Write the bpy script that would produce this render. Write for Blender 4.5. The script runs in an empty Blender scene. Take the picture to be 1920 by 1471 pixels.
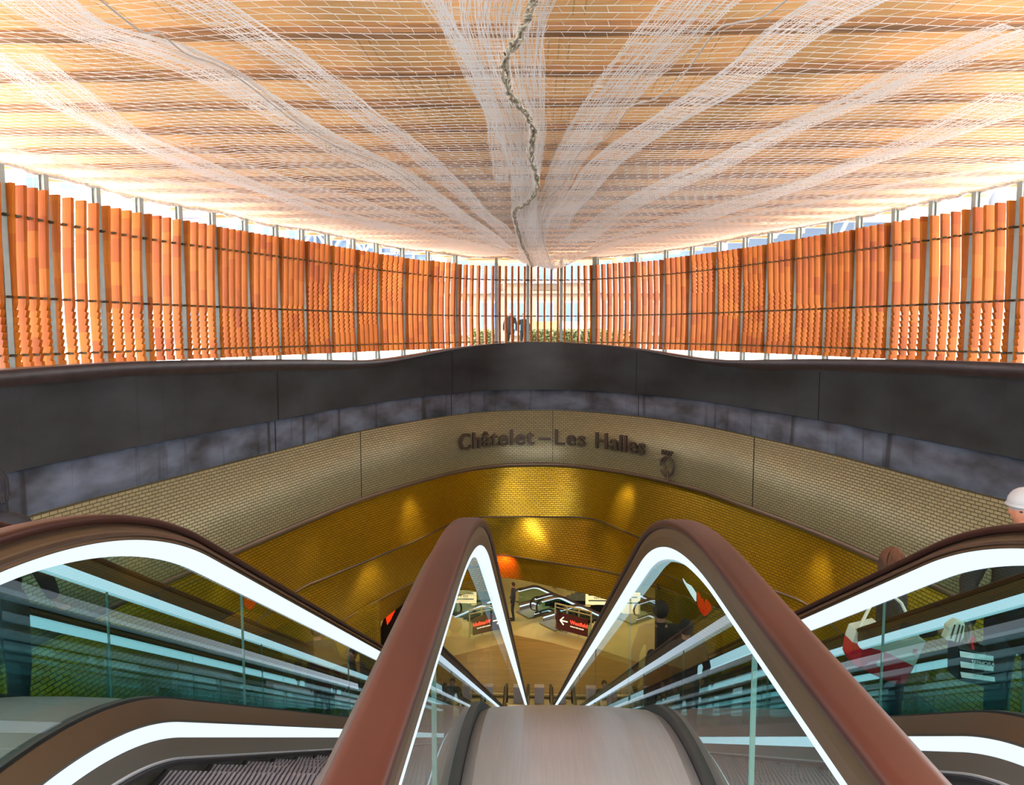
import bpy, bmesh, math, random
from mathutils import Vector, Matrix
random.seed(7)
S = bpy.context.scene
COL = S.collection
D = bpy.data
rad = math.radians

# ------------------------------------------------------------------ camera, world, lights, exposure
FPX = 1371.0; YAW = rad(1.92); PITCH = math.atan(114.5 / FPX); CZ = 1.5
cam_d = D.cameras.new('camera'); cam_d.sensor_width = 36; cam_d.lens = 36 * FPX / 1920
cam_d.clip_start = 0.02; cam_d.clip_end = 400
cam = D.objects.new('camera', cam_d); COL.objects.link(cam)
cam.location = (0, 0, CZ); cam.rotation_euler = (math.pi / 2 - PITCH, 0, YAW)
S.camera = cam
S.view_settings.view_transform = 'Standard'; S.view_settings.look = 'None'
S.view_settings.gamma = 1; S.view_settings.use_curve_mapping = False
S.view_settings.exposure = 2.3
S.cycles.max_bounces = 10; S.cycles.transparent_max_bounces = 24
S.cycles.diffuse_bounces = 4; S.cycles.glossy_bounces = 5
S.cycles.caustics_reflective = False; S.cycles.caustics_refractive = False
S.cycles.use_denoising = True

W = D.worlds.new('overcast_sky'); S.world = W; W.use_nodes = True
wn = W.node_tree; bg = wn.nodes['Background']
wtc = wn.nodes.new('ShaderNodeTexCoord'); wsx = wn.nodes.new('ShaderNodeSeparateXYZ'); wr = wn.nodes.new('ShaderNodeValToRGB')
wr.color_ramp.elements[0].position = 0.46; wr.color_ramp.elements[0].color = (.55, .56, .58, 1)
wr.color_ramp.elements[1].position = 0.54; wr.color_ramp.elements[1].color = (1, 1, 1, 1)
wm = wn.nodes.new('ShaderNodeMath'); wm.operation = 'MULTIPLY_ADD'; wm.inputs[1].default_value = .5; wm.inputs[2].default_value = .5
wn.links.new(wtc.outputs['Generated'], wsx.inputs[0]); wn.links.new(wsx.outputs['Z'], wm.inputs[0])
wn.links.new(wm.outputs[0], wr.inputs[0]); wn.links.new(wr.outputs[0], bg.inputs['Color'])
bg.inputs['Strength'].default_value = 1.5

def light(name, kind, loc, energy, color, target=None, size=.2, spot=70, blend=.8, size_y=None):
    l = D.lights.new(name, kind); l.energy = energy; l.color = color
    if kind == 'AREA':
        l.size = size
        if size_y: l.shape = 'RECTANGLE'; l.size_y = size_y
    elif kind == 'SPOT': l.spot_size = rad(spot); l.spot_blend = blend; l.shadow_soft_size = size
    else: l.shadow_soft_size = size
    o = D.objects.new(name, l); COL.objects.link(o); o.location = loc
    if target is not None:
        o.rotation_euler = (Vector(target) - Vector(loc)).to_track_quat('-Z', 'Y').to_euler()
    return o

# daylight that falls on the square and into the shaft
light('hazy_sun', 'SUN', (0, -16, 30), 6.0, (1, .97, .92), (3, 0, 0), size=.5)
D.lights['hazy_sun'].angle = rad(25)
WARM = (1, .72, .30)

# ------------------------------------------------------------------ projection used for laying out (photo pixel + one known world coordinate)
cp_, sp_ = math.cos(PITCH), math.sin(PITCH); cy_, sy_ = math.cos(YAW), math.sin(YAW)
vr = Vector((cy_, sy_, 0)); vf = Vector((-sy_ * cp_, cy_ * cp_, -sp_)); vu = Vector((-sy_ * sp_, cy_ * sp_, cp_))
def ray(x, y): return vf + vr * ((x - 960) / FPX) + vu * ((735.5 - y) / FPX)
def atz(x, y, z):
    d = ray(x, y); t = (z - CZ) / d.z; return Vector((d.x * t, d.y * t, z))
def aty(x, y, Y):
    d = ray(x, y); t = Y / d.y; return Vector((d.x * t, Y, CZ + d.z * t))
def px(p):
    v = Vector(p) - Vector((0, 0, CZ)); zc = v.dot(vf); return 960 + FPX * v.dot(vr) / zc, 735.5 - FPX * v.dot(vu) / zc

# ------------------------------------------------------------------ node helpers
def new_mat(name):
    m = D.materials.new(name); m.use_nodes = True; nt = m.node_tree
    return m, nt, nt.nodes['Principled BSDF']
def C4(c): return (c[0], c[1], c[2], 1)
def plain(name, c, rough=.5, metal=0, emis=None, es=0, noise=0, nscale=5, bump=0, bscale=40, coat=0, stretch=None):
    m, nt, b = new_mat(name)
    b.inputs['Base Color'].default_value = C4(c); b.inputs['Roughness'].default_value = rough
    b.inputs['Metallic'].default_value = metal; b.inputs['Coat Weight'].default_value = coat
    if emis: b.inputs['Emission Color'].default_value = C4(emis); b.inputs['Emission Strength'].default_value = es
    if noise or bump:
        tc = nt.nodes.new('ShaderNodeTexCoord'); mp = nt.nodes.new('ShaderNodeMapping'); nt.links.new(tc.outputs['Object'], mp.inputs[0])
        if stretch: mp.inputs['Scale'].default_value = stretch
    if noise:
        n = nt.nodes.new('ShaderNodeTexNoise'); n.inputs['Scale'].default_value = nscale; n.inputs['Detail'].default_value = 6
        nt.links.new(mp.outputs[0], n.inputs['Vector'])
        r = nt.nodes.new('ShaderNodeValToRGB'); r.color_ramp.elements[0].position = .3; r.color_ramp.elements[1].position = .7
        r.color_ramp.elements[0].color = C4([max(0, v * (1 - noise)) for v in c]); r.color_ramp.elements[1].color = C4([min(1, v * (1 + noise)) for v in c])
        nt.links.new(n.outputs['Fac'], r.inputs[0]); nt.links.new(r.outputs[0], b.inputs['Base Color'])
    if bump:
        n = nt.nodes.new('ShaderNodeTexNoise'); n.inputs['Scale'].default_value = bscale; n.inputs['Detail'].default_value = 4
        nt.links.new(mp.outputs[0], n.inputs['Vector'])
        bp = nt.nodes.new('ShaderNodeBump'); bp.inputs['Strength'].default_value = bump; bp.inputs['Distance'].default_value = .02
        nt.links.new(n.outputs['Fac'], bp.inputs['Height']); nt.links.new(bp.outputs[0], b.inputs['Normal'])
    return m
def emit(name, c, s):
    m = D.materials.new(name); m.use_nodes = True; nt = m.node_tree; nt.nodes.clear()
    e = nt.nodes.new('ShaderNodeEmission'); e.inputs[0].default_value = C4(c); e.inputs[1].default_value = s
    o = nt.nodes.new('ShaderNodeOutputMaterial'); nt.links.new(e.outputs[0], o.inputs[0]); return m
def glass(name, tint, rough=0.0, ior=1.5, extra=0.0, gcol=(1, 1, 1)):
    m = D.materials.new(name); m.use_nodes = True; nt = m.node_tree; nt.nodes.clear()
    t = nt.nodes.new('ShaderNodeBsdfTransparent'); t.inputs[0].default_value = C4(tint)
    g = nt.nodes.new('ShaderNodeBsdfGlossy'); g.inputs['Roughness'].default_value = rough; g.inputs['Color'].default_value = C4(gcol)
    f = nt.nodes.new('ShaderNodeFresnel'); f.inputs[0].default_value = ior
    mx = nt.nodes.new('ShaderNodeMixShader'); o = nt.nodes.new('ShaderNodeOutputMaterial')
    a = nt.nodes.new('ShaderNodeMath'); a.operation = 'ADD'; a.inputs[1].default_value = extra; a.use_clamp = True
    # only the outer face of a pane reflects; the way out is plain transmission
    ge = nt.nodes.new('ShaderNodeNewGeometry'); bf = nt.nodes.new('ShaderNodeMath'); bf.operation = 'SUBTRACT'; bf.inputs[0].default_value = 1
    ml = nt.nodes.new('ShaderNodeMath'); ml.operation = 'MULTIPLY'; f2 = nt.nodes.new('ShaderNodeMath'); f2.operation = 'MULTIPLY'; f2.inputs[1].default_value = 1.15
    nt.links.new(f.outputs[0], f2.inputs[0]); nt.links.new(f2.outputs[0], a.inputs[0])
    nt.links.new(ge.outputs['Backfacing'], bf.inputs[1]); nt.links.new(bf.outputs[0], ml.inputs[0]); nt.links.new(a.outputs[0], ml.inputs[1])
    nt.links.new(ml.outputs[0], mx.inputs[0])
    nt.links.new(t.outputs[0], mx.inputs[1]); nt.links.new(g.outputs[0], mx.inputs[2]); nt.links.new(mx.outputs[0], o.inputs[0])
    return m

def tile_mat(name, c1, c2, mortar, metal, rough, bw=.15, bh=.065, gap=.009, bumpd=.5, patch=.0):
    m, nt, b = new_mat(name)
    uv = nt.nodes.new('ShaderNodeUVMap'); br = nt.nodes.new('ShaderNodeTexBrick')
    nt.links.new(uv.outputs[0], br.inputs['Vector'])
    br.inputs['Color1'].default_value = C4(c1); br.inputs['Color2'].default_value = C4(c2); br.inputs['Mortar'].default_value = C4(mortar)
    br.inputs['Scale'].default_value = 1; br.inputs['Mortar Size'].default_value = gap; br.inputs['Mortar Smooth'].default_value = .6
    br.inputs['Brick Width'].default_value = bw; br.inputs['Row Height'].default_value = bh; br.inputs['Bias'].default_value = 0
    n = nt.nodes.new('ShaderNodeTexNoise'); n.inputs['Scale'].default_value = 1.3; nt.links.new(uv.outputs[0], n.inputs['Vector'])
    mx = nt.nodes.new('ShaderNodeMix'); mx.data_type = 'RGBA'; mx.blend_type = 'MULTIPLY'; mx.inputs[0].default_value = .35
    nt.links.new(br.outputs['Color'], mx.inputs[6]); nt.links.new(n.outputs['Color'], mx.inputs[7])
    nt.links.new(br.outputs['Color'], b.inputs['Base Color'])
    b.inputs['Metallic'].default_value = metal; b.inputs['Roughness'].default_value = rough
    bp = nt.nodes.new('ShaderNodeBump'); bp.inputs['Strength'].default_value = bumpd; bp.inputs['Distance'].default_value = .012; bp.invert = True
    nt.links.new(br.outputs['Fac'], bp.inputs['Height']); nt.links.new(bp.outputs[0], b.inputs['Normal'])
    return m

def wood_mat(name, cols, cell=2.0, rough=.45, axis='Z'):
    m, nt, b = new_mat(name)
    tc = nt.nodes.new('ShaderNodeTexCoord'); oi = nt.nodes.new('ShaderNodeObjectInfo'); sx = nt.nodes.new('ShaderNodeSeparateXYZ')
    nt.links.new(tc.outputs['Object'], sx.inputs[0])
    a = nt.nodes.new('ShaderNodeMath'); a.operation = 'MULTIPLY_ADD'; a.inputs[1].default_value = cell
    nt.links.new(sx.outputs[axis], a.inputs[0])
    r2 = nt.nodes.new('ShaderNodeMath'); r2.operation = 'MULTIPLY'; r2.inputs[1].default_value = 31.7; nt.links.new(oi.outputs['Random'], r2.inputs[0])
    nt.links.new(r2.outputs[0], a.inputs[2])
    fl = nt.nodes.new('ShaderNodeMath'); fl.operation = 'FLOOR'; nt.links.new(a.outputs[0], fl.inputs[0])
    cb = nt.nodes.new('ShaderNodeCombineXYZ'); nt.links.new(fl.outputs[0], cb.inputs[0]); nt.links.new(r2.outputs[0], cb.inputs[1])
    wn_ = nt.nodes.new('ShaderNodeTexWhiteNoise'); nt.links.new(cb.outputs[0], wn_.inputs['Vector'])
    cr = nt.nodes.new('ShaderNodeValToRGB'); e = cr.color_ramp.elements
    e[0].color = C4(cols[0]); e[0].position = 0; e[1].color = C4(cols[-1]); e[1].position = 1
    for i, c in enumerate(cols[1:-1]): q = cr.color_ramp.elements.new((i + 1) / (len(cols) - 1)); q.color = C4(c)
    nt.links.new(wn_.outputs['Value'], cr.inputs[0])
    mp = nt.nodes.new('ShaderNodeMapping'); mp.inputs['Scale'].default_value = (30, 30, 1.5) if axis == 'Z' else (1.2, 18, 18)
    nt.links.new(tc.outputs['Object'], mp.inputs[0])
    n = nt.nodes.new('ShaderNodeTexNoise'); n.inputs['Scale'].default_value = 1.5; n.inputs['Detail'].default_value = 5
    nt.links.new(mp.outputs[0], n.inputs['Vector'])
    mx = nt.nodes.new('ShaderNodeMix'); mx.data_type = 'RGBA'; mx.blend_type = 'OVERLAY'; mx.inputs[0].default_value = .45
    nt.links.new(cr.outputs[0], mx.inputs[6]); nt.links.new(n.outputs['Fac'], mx.inputs[7]); nt.links.new(mx.outputs[2], b.inputs['Base Color'])
    b.inputs['Roughness'].default_value = rough
    return m

M = {}
M['slat'] = wood_mat('larch_slat', [(.33, .080, .003), (.38, .098, .004), (.42, .125, .007), (.36, .090, .004), (.29, .060, .003)], 2.2)
M['post'] = plain('post_paint', (.25, .29, .28), .45, .3, noise=.1)
M['rod'] = plain('rod_steel', (.16, .15, .10), .4, .8)
M['plank'] = wood_mat('pine_board', [(.95, .57, .25), (.94, .54, .23), (.96, .60, .28)], .05, .6, 'X')
M['joist'] = plain('dark_joist', (.05, .025, .010), .8, noise=.2)
M['net'] = plain('net_cord', (.96, .94, .94), .8)
M['net'].node_tree.nodes['Principled BSDF'].inputs['Subsurface Weight'].default_value = 0
M['rope'] = plain('old_rope', (.35, .31, .24), .9, noise=.5, nscale=9)
M['cordline'] = plain('net_cord_grey', (.40, .36, .33), .9)

# ------------------------------------------------------------------ object helpers
def tag(o, label=None, cat=None, group=None, kind=None):
    if label: o['label'] = label
    if cat: o['category'] = cat
    if group: o['group'] = group
    if kind: o['kind'] = kind
    return o
def thing(name, loc=(0, 0, 0), rz=0, label=None, cat=None, group=None, kind=None):
    o = D.objects.new(name, None); COL.objects.link(o); o.location = loc; o.rotation_euler = (0, 0, rz)
    o.empty_display_size = .1
    return tag(o, label, cat, group, kind)
def link(name, me, mats, parent=None, smooth=False):
    if not isinstance(mats, (list, tuple)): mats = [mats]
    for m in mats: me.materials.append(m)
    if smooth:
        for p in me.polygons: p.use_smooth = True
    o = D.objects.new(name, me); COL.objects.link(o)
    if parent: o.parent = parent
    return o
class MB:
    def __init__(s): s.v = []; s.f = []; s.mi = []; s.uv = None
    def quad(s, a, b, c, d, mi=0):
        n = len(s.v); s.v += [tuple(a), tuple(b), tuple(c), tuple(d)]; s.f.append((n, n + 1, n + 2, n + 3)); s.mi.append(mi)
    def box(s, cx, cy, cz, sx, sy, sz, mi=0, mat=None):
        n = len(s.v); h = (sx / 2, sy / 2, sz / 2)
        for dz in (-1, 1):
            for dx, dy in ((-1, -1), (1, -1), (1, 1), (-1, 1)):
                p = Vector((dx * h[0], dy * h[1], dz * h[2]))
                if mat: p = mat @ p
                s.v.append((cx + p.x, cy + p.y, cz + p.z))
        for q in ((3, 2, 1, 0), (4, 5, 6, 7), (0, 1, 5, 4), (1, 2, 6, 5), (2, 3, 7, 6), (3, 0, 4, 7)):
            s.f.append(tuple(n + i for i in q)); s.mi.append(mi)
    def bar(s, a, b, w, h=None, mi=0):
        a = Vector(a); b = Vector(b); d = b - a; L = d.length
        if L < 1e-6: return
        q = d.to_track_quat('Z', 'Y').to_matrix(); c = (a + b) / 2
        s.box(c.x, c.y, c.z, w, h or w, L, mi, q)
    def tube(s, pts, r, n=6, mi=0, closed=False):
        pts = [Vector(p) for p in pts]; base = len(s.v); m = len(pts); rs = r if isinstance(r, (list, tuple)) else [r] * m
        up = Vector((0, 0, 1))
        for i, p in enumerate(pts):
            if closed: t = pts[(i + 1) % m] - pts[i - 1]
            else: t = pts[min(i + 1, m - 1)] - pts[max(i - 1, 0)]
            t.normalize(); u_ = up if abs(t.z) < .95 else Vector((1, 0, 0))
            a = t.cross(u_).normalized(); b = t.cross(a).normalized()
            for k in range(n):
                th = 2 * math.pi * k / n; q = p + a * (math.cos(th) * rs[i]) + b * (math.sin(th) * rs[i]); s.v.append(tuple(q))
        for i in range(m if closed else m - 1):
            j = (i + 1) % m
            for k in range(n):
                k2 = (k + 1) % n; s.f.append((base + i * n + k, base + i * n + k2, base + j * n + k2, base + j * n + k)); s.mi.append(mi)
        if not closed:
            s.f.append(tuple(base + k for k in range(n))); s.mi.append(mi)
            s.f.append(tuple(base + (m - 1) * n + k for k in reversed(range(n)))); s.mi.append(mi)
    def ball(s, c, r, nu=12, nv=8, mi=0):
        if not isinstance(r, (list, tuple)): r = (r, r, r)
        base = len(s.v)
        for i in range(nv + 1):
            ph = math.pi * i / nv
            for k in range(nu):
                th = 2 * math.pi * k / nu
                s.v.append((c[0] + r[0] * math.sin(ph) * math.cos(th), c[1] + r[1] * math.sin(ph) * math.sin(th), c[2] + r[2] * math.cos(ph)))
        for i in range(nv):
            for k in range(nu):
                k2 = (k + 1) % nu; s.f.append((base + i * nu + k, base + (i + 1) * nu + k, base + (i + 1) * nu + k2, base + i * nu + k2)); s.mi.append(mi)
    def grid(s, rows, mi=0, closed=False):
        base = len(s.v); n = len(rows[0])
        for r_ in rows: s.v += [tuple(p) for p in r_]
        for i in range(len(rows) - 1):
            for k in range(n if closed else n - 1):
                k2 = (k + 1) % n; s.f.append((base + i * n + k, base + i * n + k2, base + (i + 1) * n + k2, base + (i + 1) * n + k)); s.mi.append(mi)
    def prism(s, poly, axis_fn, t0, t1, mi=0):
        n = len(poly); base = len(s.v)
        for t in (t0, t1):
            for p in poly: s.v.append(tuple(axis_fn(p[0], p[1], t)))
        s.f.append(tuple(base + i for i in reversed(range(n)))); s.mi.append(mi)
        s.f.append(tuple(base + n + i for i in range(n))); s.mi.append(mi)
        for i in range(n):
            j = (i + 1) % n; s.f.append((base + i, base + j, base + n + j, base + n + i)); s.mi.append(mi)
    def mesh(s, name):
        me = D.meshes.new(name); me.from_pydata(s.v, [], s.f); me.update()
        if any(s.mi):
            for i, p in enumerate(me.polygons): p.material_index = s.mi[i]
        return me
    def build(s, name, mats, parent=None, smooth=False, bevel=0, fix=False):
        me = s.mesh(name)
        if fix or bevel:
            b = bmesh.new(); b.from_mesh(me)
            if fix: bmesh.ops.remove_doubles(b, verts=b.verts, dist=1e-5)
            bmesh.ops.recalc_face_normals(b, faces=b.faces); b.to_mesh(me); b.free()
        o = link(name, me, mats, parent, smooth)
        if bevel:
            md = o.modifiers.new('bevel', 'BEVEL'); md.width = bevel; md.segments = 2; md.limit_method = 'ANGLE'
        return o

# ------------------------------------------------------------------ plan curve of the shaft (all the bands of its wall are plumb above it)
RAW = [(-8.1, -3), (-8.1, 0), (-8.0, 3), (-7.8, 6.5), (-7.50, 9.85), (-7.21, 11.4), (-6.70, 13.4), (-5.86, 16.38), (-4.66, 20.0), (-2.9, 23.3), (-1.55, 24.75), (-.1, 25.2), (.9, 25.12),
       (1.9, 24.6), (3.25, 23.4), (4.6, 21.5), (5.5, 19.3), (6.35, 16.9), (6.92, 14.7), (7.3, 12.87), (7.66, 11.2), (7.95, 7.5), (8.15, 4), (8.3, 0), (8.3, -3)]
def catmull(pts, n=14):
    out = []; P = [Vector(p).to_3d() if len(p) == 2 else Vector(p) for p in pts]
    for i in range(len(P) - 1):
        p0 = P[max(i - 1, 0)]; p1 = P[i]; p2 = P[i + 1]; p3 = P[min(i + 2, len(P) - 1)]
        for k in range(n):
            t = k / n
            out.append(.5 * ((2 * p1) + (p2 - p0) * t + (2 * p0 - 5 * p1 + 4 * p2 - p3) * t * t + (3 * p1 - p0 - 3 * p2 + p3) * t ** 3))
    out.append(P[-1]); return out
class Curve:
    def __init__(s, pts, step=.25):
        q = catmull(pts); L = [0]
        for a, b in zip(q, q[1:]): L.append(L[-1] + (b - a).length)
        s.len = L[-1]; n = int(s.len / step); s.p = []; j = 0
        for i in range(n + 1):
            t = s.len * i / n
            while j < len(L) - 2 and L[j + 1] < t: j += 1
            k = (t - L[j]) / max(1e-9, L[j + 1] - L[j]); s.p.append(q[j].lerp(q[j + 1], k))
        s.n = n; s.step = s.len / n
    def at(s, t):
        f = min(max(t / s.step, 0), s.n - 1e-6); i = int(f); return s.p[i].lerp(s.p[i + 1], f - i)
    def tan(s, t): return (s.at(t + .15) - s.at(t - .15)).normalized()
    def nrm(s, t):  # outwards, away from the shaft
        d = s.tan(t); return Vector((-d.y, d.x, 0))
    def find_px(s, x, z):   # arc length where the curve at height z shows at photo column x
        best = None
        for i in range(s.n * 4):
            t = s.len * i / (s.n * 4); p = s.at(t)
            if p.y < 3: continue
            q = px((p.x, p.y, z))[0]
            if best is None or abs(q - x) < best[0]: best = (abs(q - x), t)
        return best[1]
CC = Curve(RAW)
def wall_rows(curve, levels, t0=0, t1=None, step=.25):
    """levels: list of (z or z(t), outward offset or offset(t))"""
    t1 = t1 or curve.len; n = int((t1 - t0) / step) + 1; rows = []
    for z, off in levels:
        row = []
        for i in range(n + 1):
            t = t0 + (t1 - t0) * i / n; p = curve.at(t) + curve.nrm(t) * (off(t) if callable(off) else off)
            row.append(Vector((p.x, p.y, z(t) if callable(z) else z)))
        rows.append(row)
    return rows
def uv_wall(me, rows, curvelen=None):
    uvl = me.uv_layers.new(name='UVMap'); n = len(rows[0])
    L = [0]
    for a, b in zip(rows[0], rows[0][1:]): L.append(L[-1] + (b - a).length)
    vz = [v.co.z for v in me.vertices]
    for lp in me.loops:
        vi = lp.vertex_index; uvl.data[lp.index].uv = (L[vi % n], vz[vi])
def wall(name, rows, mat, label=None, parent=None, smooth=True, kind='structure'):
    mb = MB(); mb.grid(rows); me = mb.mesh(name); uv_wall(me, rows)
    o = link(name, me, mat, parent, smooth)
    if kind and not parent: tag(o, label, None, None, kind)
    return o
# parapet top line, read along the photo
TOPPX = [(0, 696), (109, 687), (255, 678), (401, 675), (547, 674), (667, 676), (709, 676), (764, 669), (837, 656), (892, 648), (965, 642), (1019, 641), (1110, 645), (1198, 654), (1275, 668), (1329, 675), (1384, 676), (1475, 674), (1530, 673.5), (1730, 675), (1920, 682)]
TOPZ = []
for x, y in TOPPX:
    t = CC.find_px(x, -.5); p = CC.at(t)
    TOPZ.append((t, aty(x, y, p.y).z))
TOPZ = [(0, .93)] + TOPZ + [(CC.len, .93)]
def interp(tab, t):
    if t <= tab[0][0]: return tab[0][1]
    for (a, va), (b, vb) in zip(tab, tab[1:]):
        if t <= b:
            k = (t - a) / max(1e-9, b - a); k = k * k * (3 - 2 * k) if False else k
            return va + (vb - va) * k
    return tab[-1][1]
def topz(t): return sum(interp(TOPZ, t + d) for d in (-.6, -.3, 0, .3, .6)) / 5
T_MID = CC.find_px(1037, -1.2)
def lip(t): return min(1, abs(t - T_MID) / 9) ** 2

Z1, Z2, Z3 = -.5, -1.21, -3.12
def conc_mat(name, c, noise, streak, sc=2.0, rough=.55, spec=.5):
    m, nt, b = new_mat(name)
    uv = nt.nodes.new('ShaderNodeUVMap')
    def nz(scale, s, det=6):
        mp = nt.nodes.new('ShaderNodeMapping'); mp.inputs['Scale'].default_value = s; nt.links.new(uv.outputs[0], mp.inputs[0])
        n = nt.nodes.new('ShaderNodeTexNoise'); n.inputs['Scale'].default_value = scale; n.inputs['Detail'].default_value = det
        nt.links.new(mp.outputs[0], n.inputs['Vector']); return n
    a = nz(sc, (.6, 1.2, 1)); r = nt.nodes.new('ShaderNodeValToRGB'); r.color_ramp.elements[0].position = .35; r.color_ramp.elements[1].position = .68
    r.color_ramp.elements[0].color = C4([v * (1 - noise) for v in c]); r.color_ramp.elements[1].color = C4([v * (1 + noise) for v in c])
    nt.links.new(a.outputs['Fac'], r.inputs[0])
    s_ = nz(1, (3.5, .25, 1), 3); r2 = nt.nodes.new('ShaderNodeValToRGB'); r2.color_ramp.elements[0].position = .30; r2.color_ramp.elements[1].position = .42
    k = 1 - streak; r2.color_ramp.elements[0].color = (k, k, k, 1); r2.color_ramp.elements[1].color = (1, 1, 1, 1)
    nt.links.new(s_.outputs['Fac'], r2.inputs[0])
    mx = nt.nodes.new('ShaderNodeMix'); mx.data_type = 'RGBA'; mx.blend_type = 'MULTIPLY'; mx.inputs[0].default_value = 1
    nt.links.new(r.outputs[0], mx.inputs[6]); nt.links.new(r2.outputs[0], mx.inputs[7])
    nt.links.new(mx.outputs[2], b.inputs['Base Color']); b.inputs['Roughness'].default_value = rough
    n3 = nz(30, (1, 1, 1)); bp = nt.nodes.new('ShaderNodeBump'); bp.inputs['Strength'].default_value = .25; bp.inputs['Distance'].default_value = .01
    nt.links.new(n3.outputs['Fac'], bp.inputs['Height']); nt.links.new(bp.outputs[0], b.inputs['Normal'])
    return m
M['parapet'] = conc_mat('dark_parapet', (.021, .024, .029), .6, .3, .9, .5)
M['lip'] = plain('parapet_lip', (.030, .020, .022), .35, noise=.3)
M['band'] = conc_mat('raw_concrete', (.072, .090, .130), .75, .75, 1.4, .6)
M['fascia'] = tile_mat('champagne_tile', (.37, .355, .215), (.32, .31, .185), (.10, .085, .05), .35, .38, gap=.010, bumpd=.6)
M['gold'] = tile_mat('gold_tile', (.55, .36, .02), (.48, .31, .018), (.16, .10, .01), .75, .36, gap=.010, bumpd=.6)
M['gap'] = plain('joint_black', (.01, .01, .01), .9)
M['trim'] = plain('bronze_trim', (.20, .15, .11), .4, .4)

# dark parapet in one run, lip turned inwards at its top; joints as thin recesses
rows = wall_rows(CC, [(Z1, 0.0), (lambda t: topz(t) - .28 * lip(t) - .02, 0.0), (lambda t: topz(t) - .22 * lip(t) - .015, lambda t: -.03 * lip(t))])
wall('wall_parapet', rows, M['parapet'], 'dark curved parapet wall ringing the escalator shaft')
rows = wall_rows(CC, [(lambda t: topz(t) - .22 * lip(t) - .015, lambda t: -.03 * lip(t)), (lambda t: topz(t), lambda t: -.16 * lip(t)), (lambda t: topz(t) + .015, lambda t: -.15 * lip(t) + .03), (lambda t: topz(t), .42), (.3, .44)])
wall('trim_1', rows, M['lip'], 'dark overhanging lip along the top of the parapet')
rows = wall_rows(CC, [(Z2, .05), (Z1 - .03, .05), (Z1 - .03, .12), (Z1, .12), (Z1, 0)])
wall('wall_concrete', rows, M['band'], 'stained grey-blue concrete band below the parapet')
rows = wall_rows(CC, [(Z3, .03), (Z2 - .02, .03), (Z2 - .02, .1), (Z2, .1), (Z2, .05)])
wall('wall_fascia', rows, M['fascia'], 'champagne tiled fascia carrying the station name')
rows = wall_rows(CC, [(Z3 + .02, .30), (Z3 - .06, .30), (Z3 - .06, .0), (Z3 + .06, 0.0), (Z3 + .06, .03)])
wall('trim_2', rows, M['trim'], 'bronze edge under the tiled fascia')
mb = MB()
for x, z0, z1 in ((521, Z1, None), (848, Z1, None), (1194, Z1, None), (1533, Z1, None), (1037, Z3 + .06, Z2 - .02), (1410, Z3 + .06, Z2 - .02), (680, Z3 + .06, Z2 - .02), (521, Z2, Z1 - .03), (1194, Z2, Z1 - .03), (848, Z2, Z1 - .03)):
    t = CC.find_px(x, z0); p = CC.at(t); n = CC.nrm(t)
    if z1 is None: z1 = topz(t) - .1
    off = -.004 if z0 == Z1 else .028
    if z0 == Z2: off = .046
    a = p + n * off; mb.bar((a.x, a.y, z0), (a.x, a.y, z1), .022, .012)
tag(mb.build('trim_3', M['gap']), 'dark vertical joints between the wall panels', kind='structure')

# golden funnel below: each course hangs further in
def pxline(pts, z, ext):
    q = [tuple(atz(x, y, z))[:2] for x, y in pts]; return Curve(ext[0] + q + ext[1])
L2 = pxline([(550, 1112), (612, 1082), (700, 1046), (790, 1008), (850, 979), (890, 970), (950, 968), (1030, 969), (1110, 972), (1190, 1004), (1290, 1043), (1440, 1102), (1519, 1136)], -4.9,
            ([(-7.3, -3), (-7.2, 3), (-6.9, 9), (-6.4, 13.5)], [(6.55, 14.0), (7.1, 9), (7.4, 3), (7.5, -3)]))
L3 = pxline([(640, 1166), (700, 1130), (760, 1099), (850, 1060), (900, 1045), (940, 1040), (1040, 1055), (1165, 1077), (1290, 1120), (1390, 1165)], -6.3,
            ([(-7.3, -3), (-7.2, 3), (-6.9, 9), (-6.2, 15)], [(6.4, 15.5), (7.1, 9), (7.4, 3), (7.5, -3)]))
L4 = pxline([(745, 1140), (800, 1110), (860, 1092), (940, 1082), (1040, 1100), (1100, 1113), (1160, 1131), (1230, 1155), (1290, 1180)], -7.1,
            ([(-7.3, -3), (-7.2, 3), (-6.9, 9), (-6.2, 14.5)], [(6.4, 15.3), (7.1, 9), (7.4, 3), (7.5, -3)]))
def loft2(name, ca, za, oa, cb, zb, mat, label, ta=(0, 1), tb=(0, 1), n=150, flip=False):
    rows = []
    ra, rb = [], []
    for i in range(n + 1):
        k = i / n
        t = ca.len * (ta[0] + (ta[1] - ta[0]) * k); p = ca.at(t) + ca.nrm(t) * oa; ra.append(Vector((p.x, p.y, za)))
        t = cb.len * (tb[0] + (tb[1] - tb[0]) * k); p = cb.at(t); rb.append(Vector((p.x, p.y, zb)))
    rows = [rb]
    m = 5
    for j in range(1, m + 1): rows.append([b.lerp(a, j / m) for a, b in zip(ra, rb)])
    return wall(name, rows, mat, label)
loft2('wall_gold_upper', CC, Z3, .28, L2, -4.9, M['gold'], 'upper golden tiled course under the fascia')
loft2('wall_gold_middle', L2, -4.9, .12, L3, -6.3, M['gold'], 'middle golden tiled course')
loft2('wall_gold_lower', L3, -6.3, .05, L4, -7.1, M['gold'], 'lowest golden course over the concourse opening')
mb = MB()
for c_, z in ((L2, -4.9), (L3, -6.3)):
    mb.tube([Vector((c_.at(c_.len * i / 200).x, c_.at(c_.len * i / 200).y, z)) for i in range(201)], .03, 5)
tag(mb.build('trim_4', M['trim']), 'bronze beads along the edges of the golden courses', kind='structure')

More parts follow.
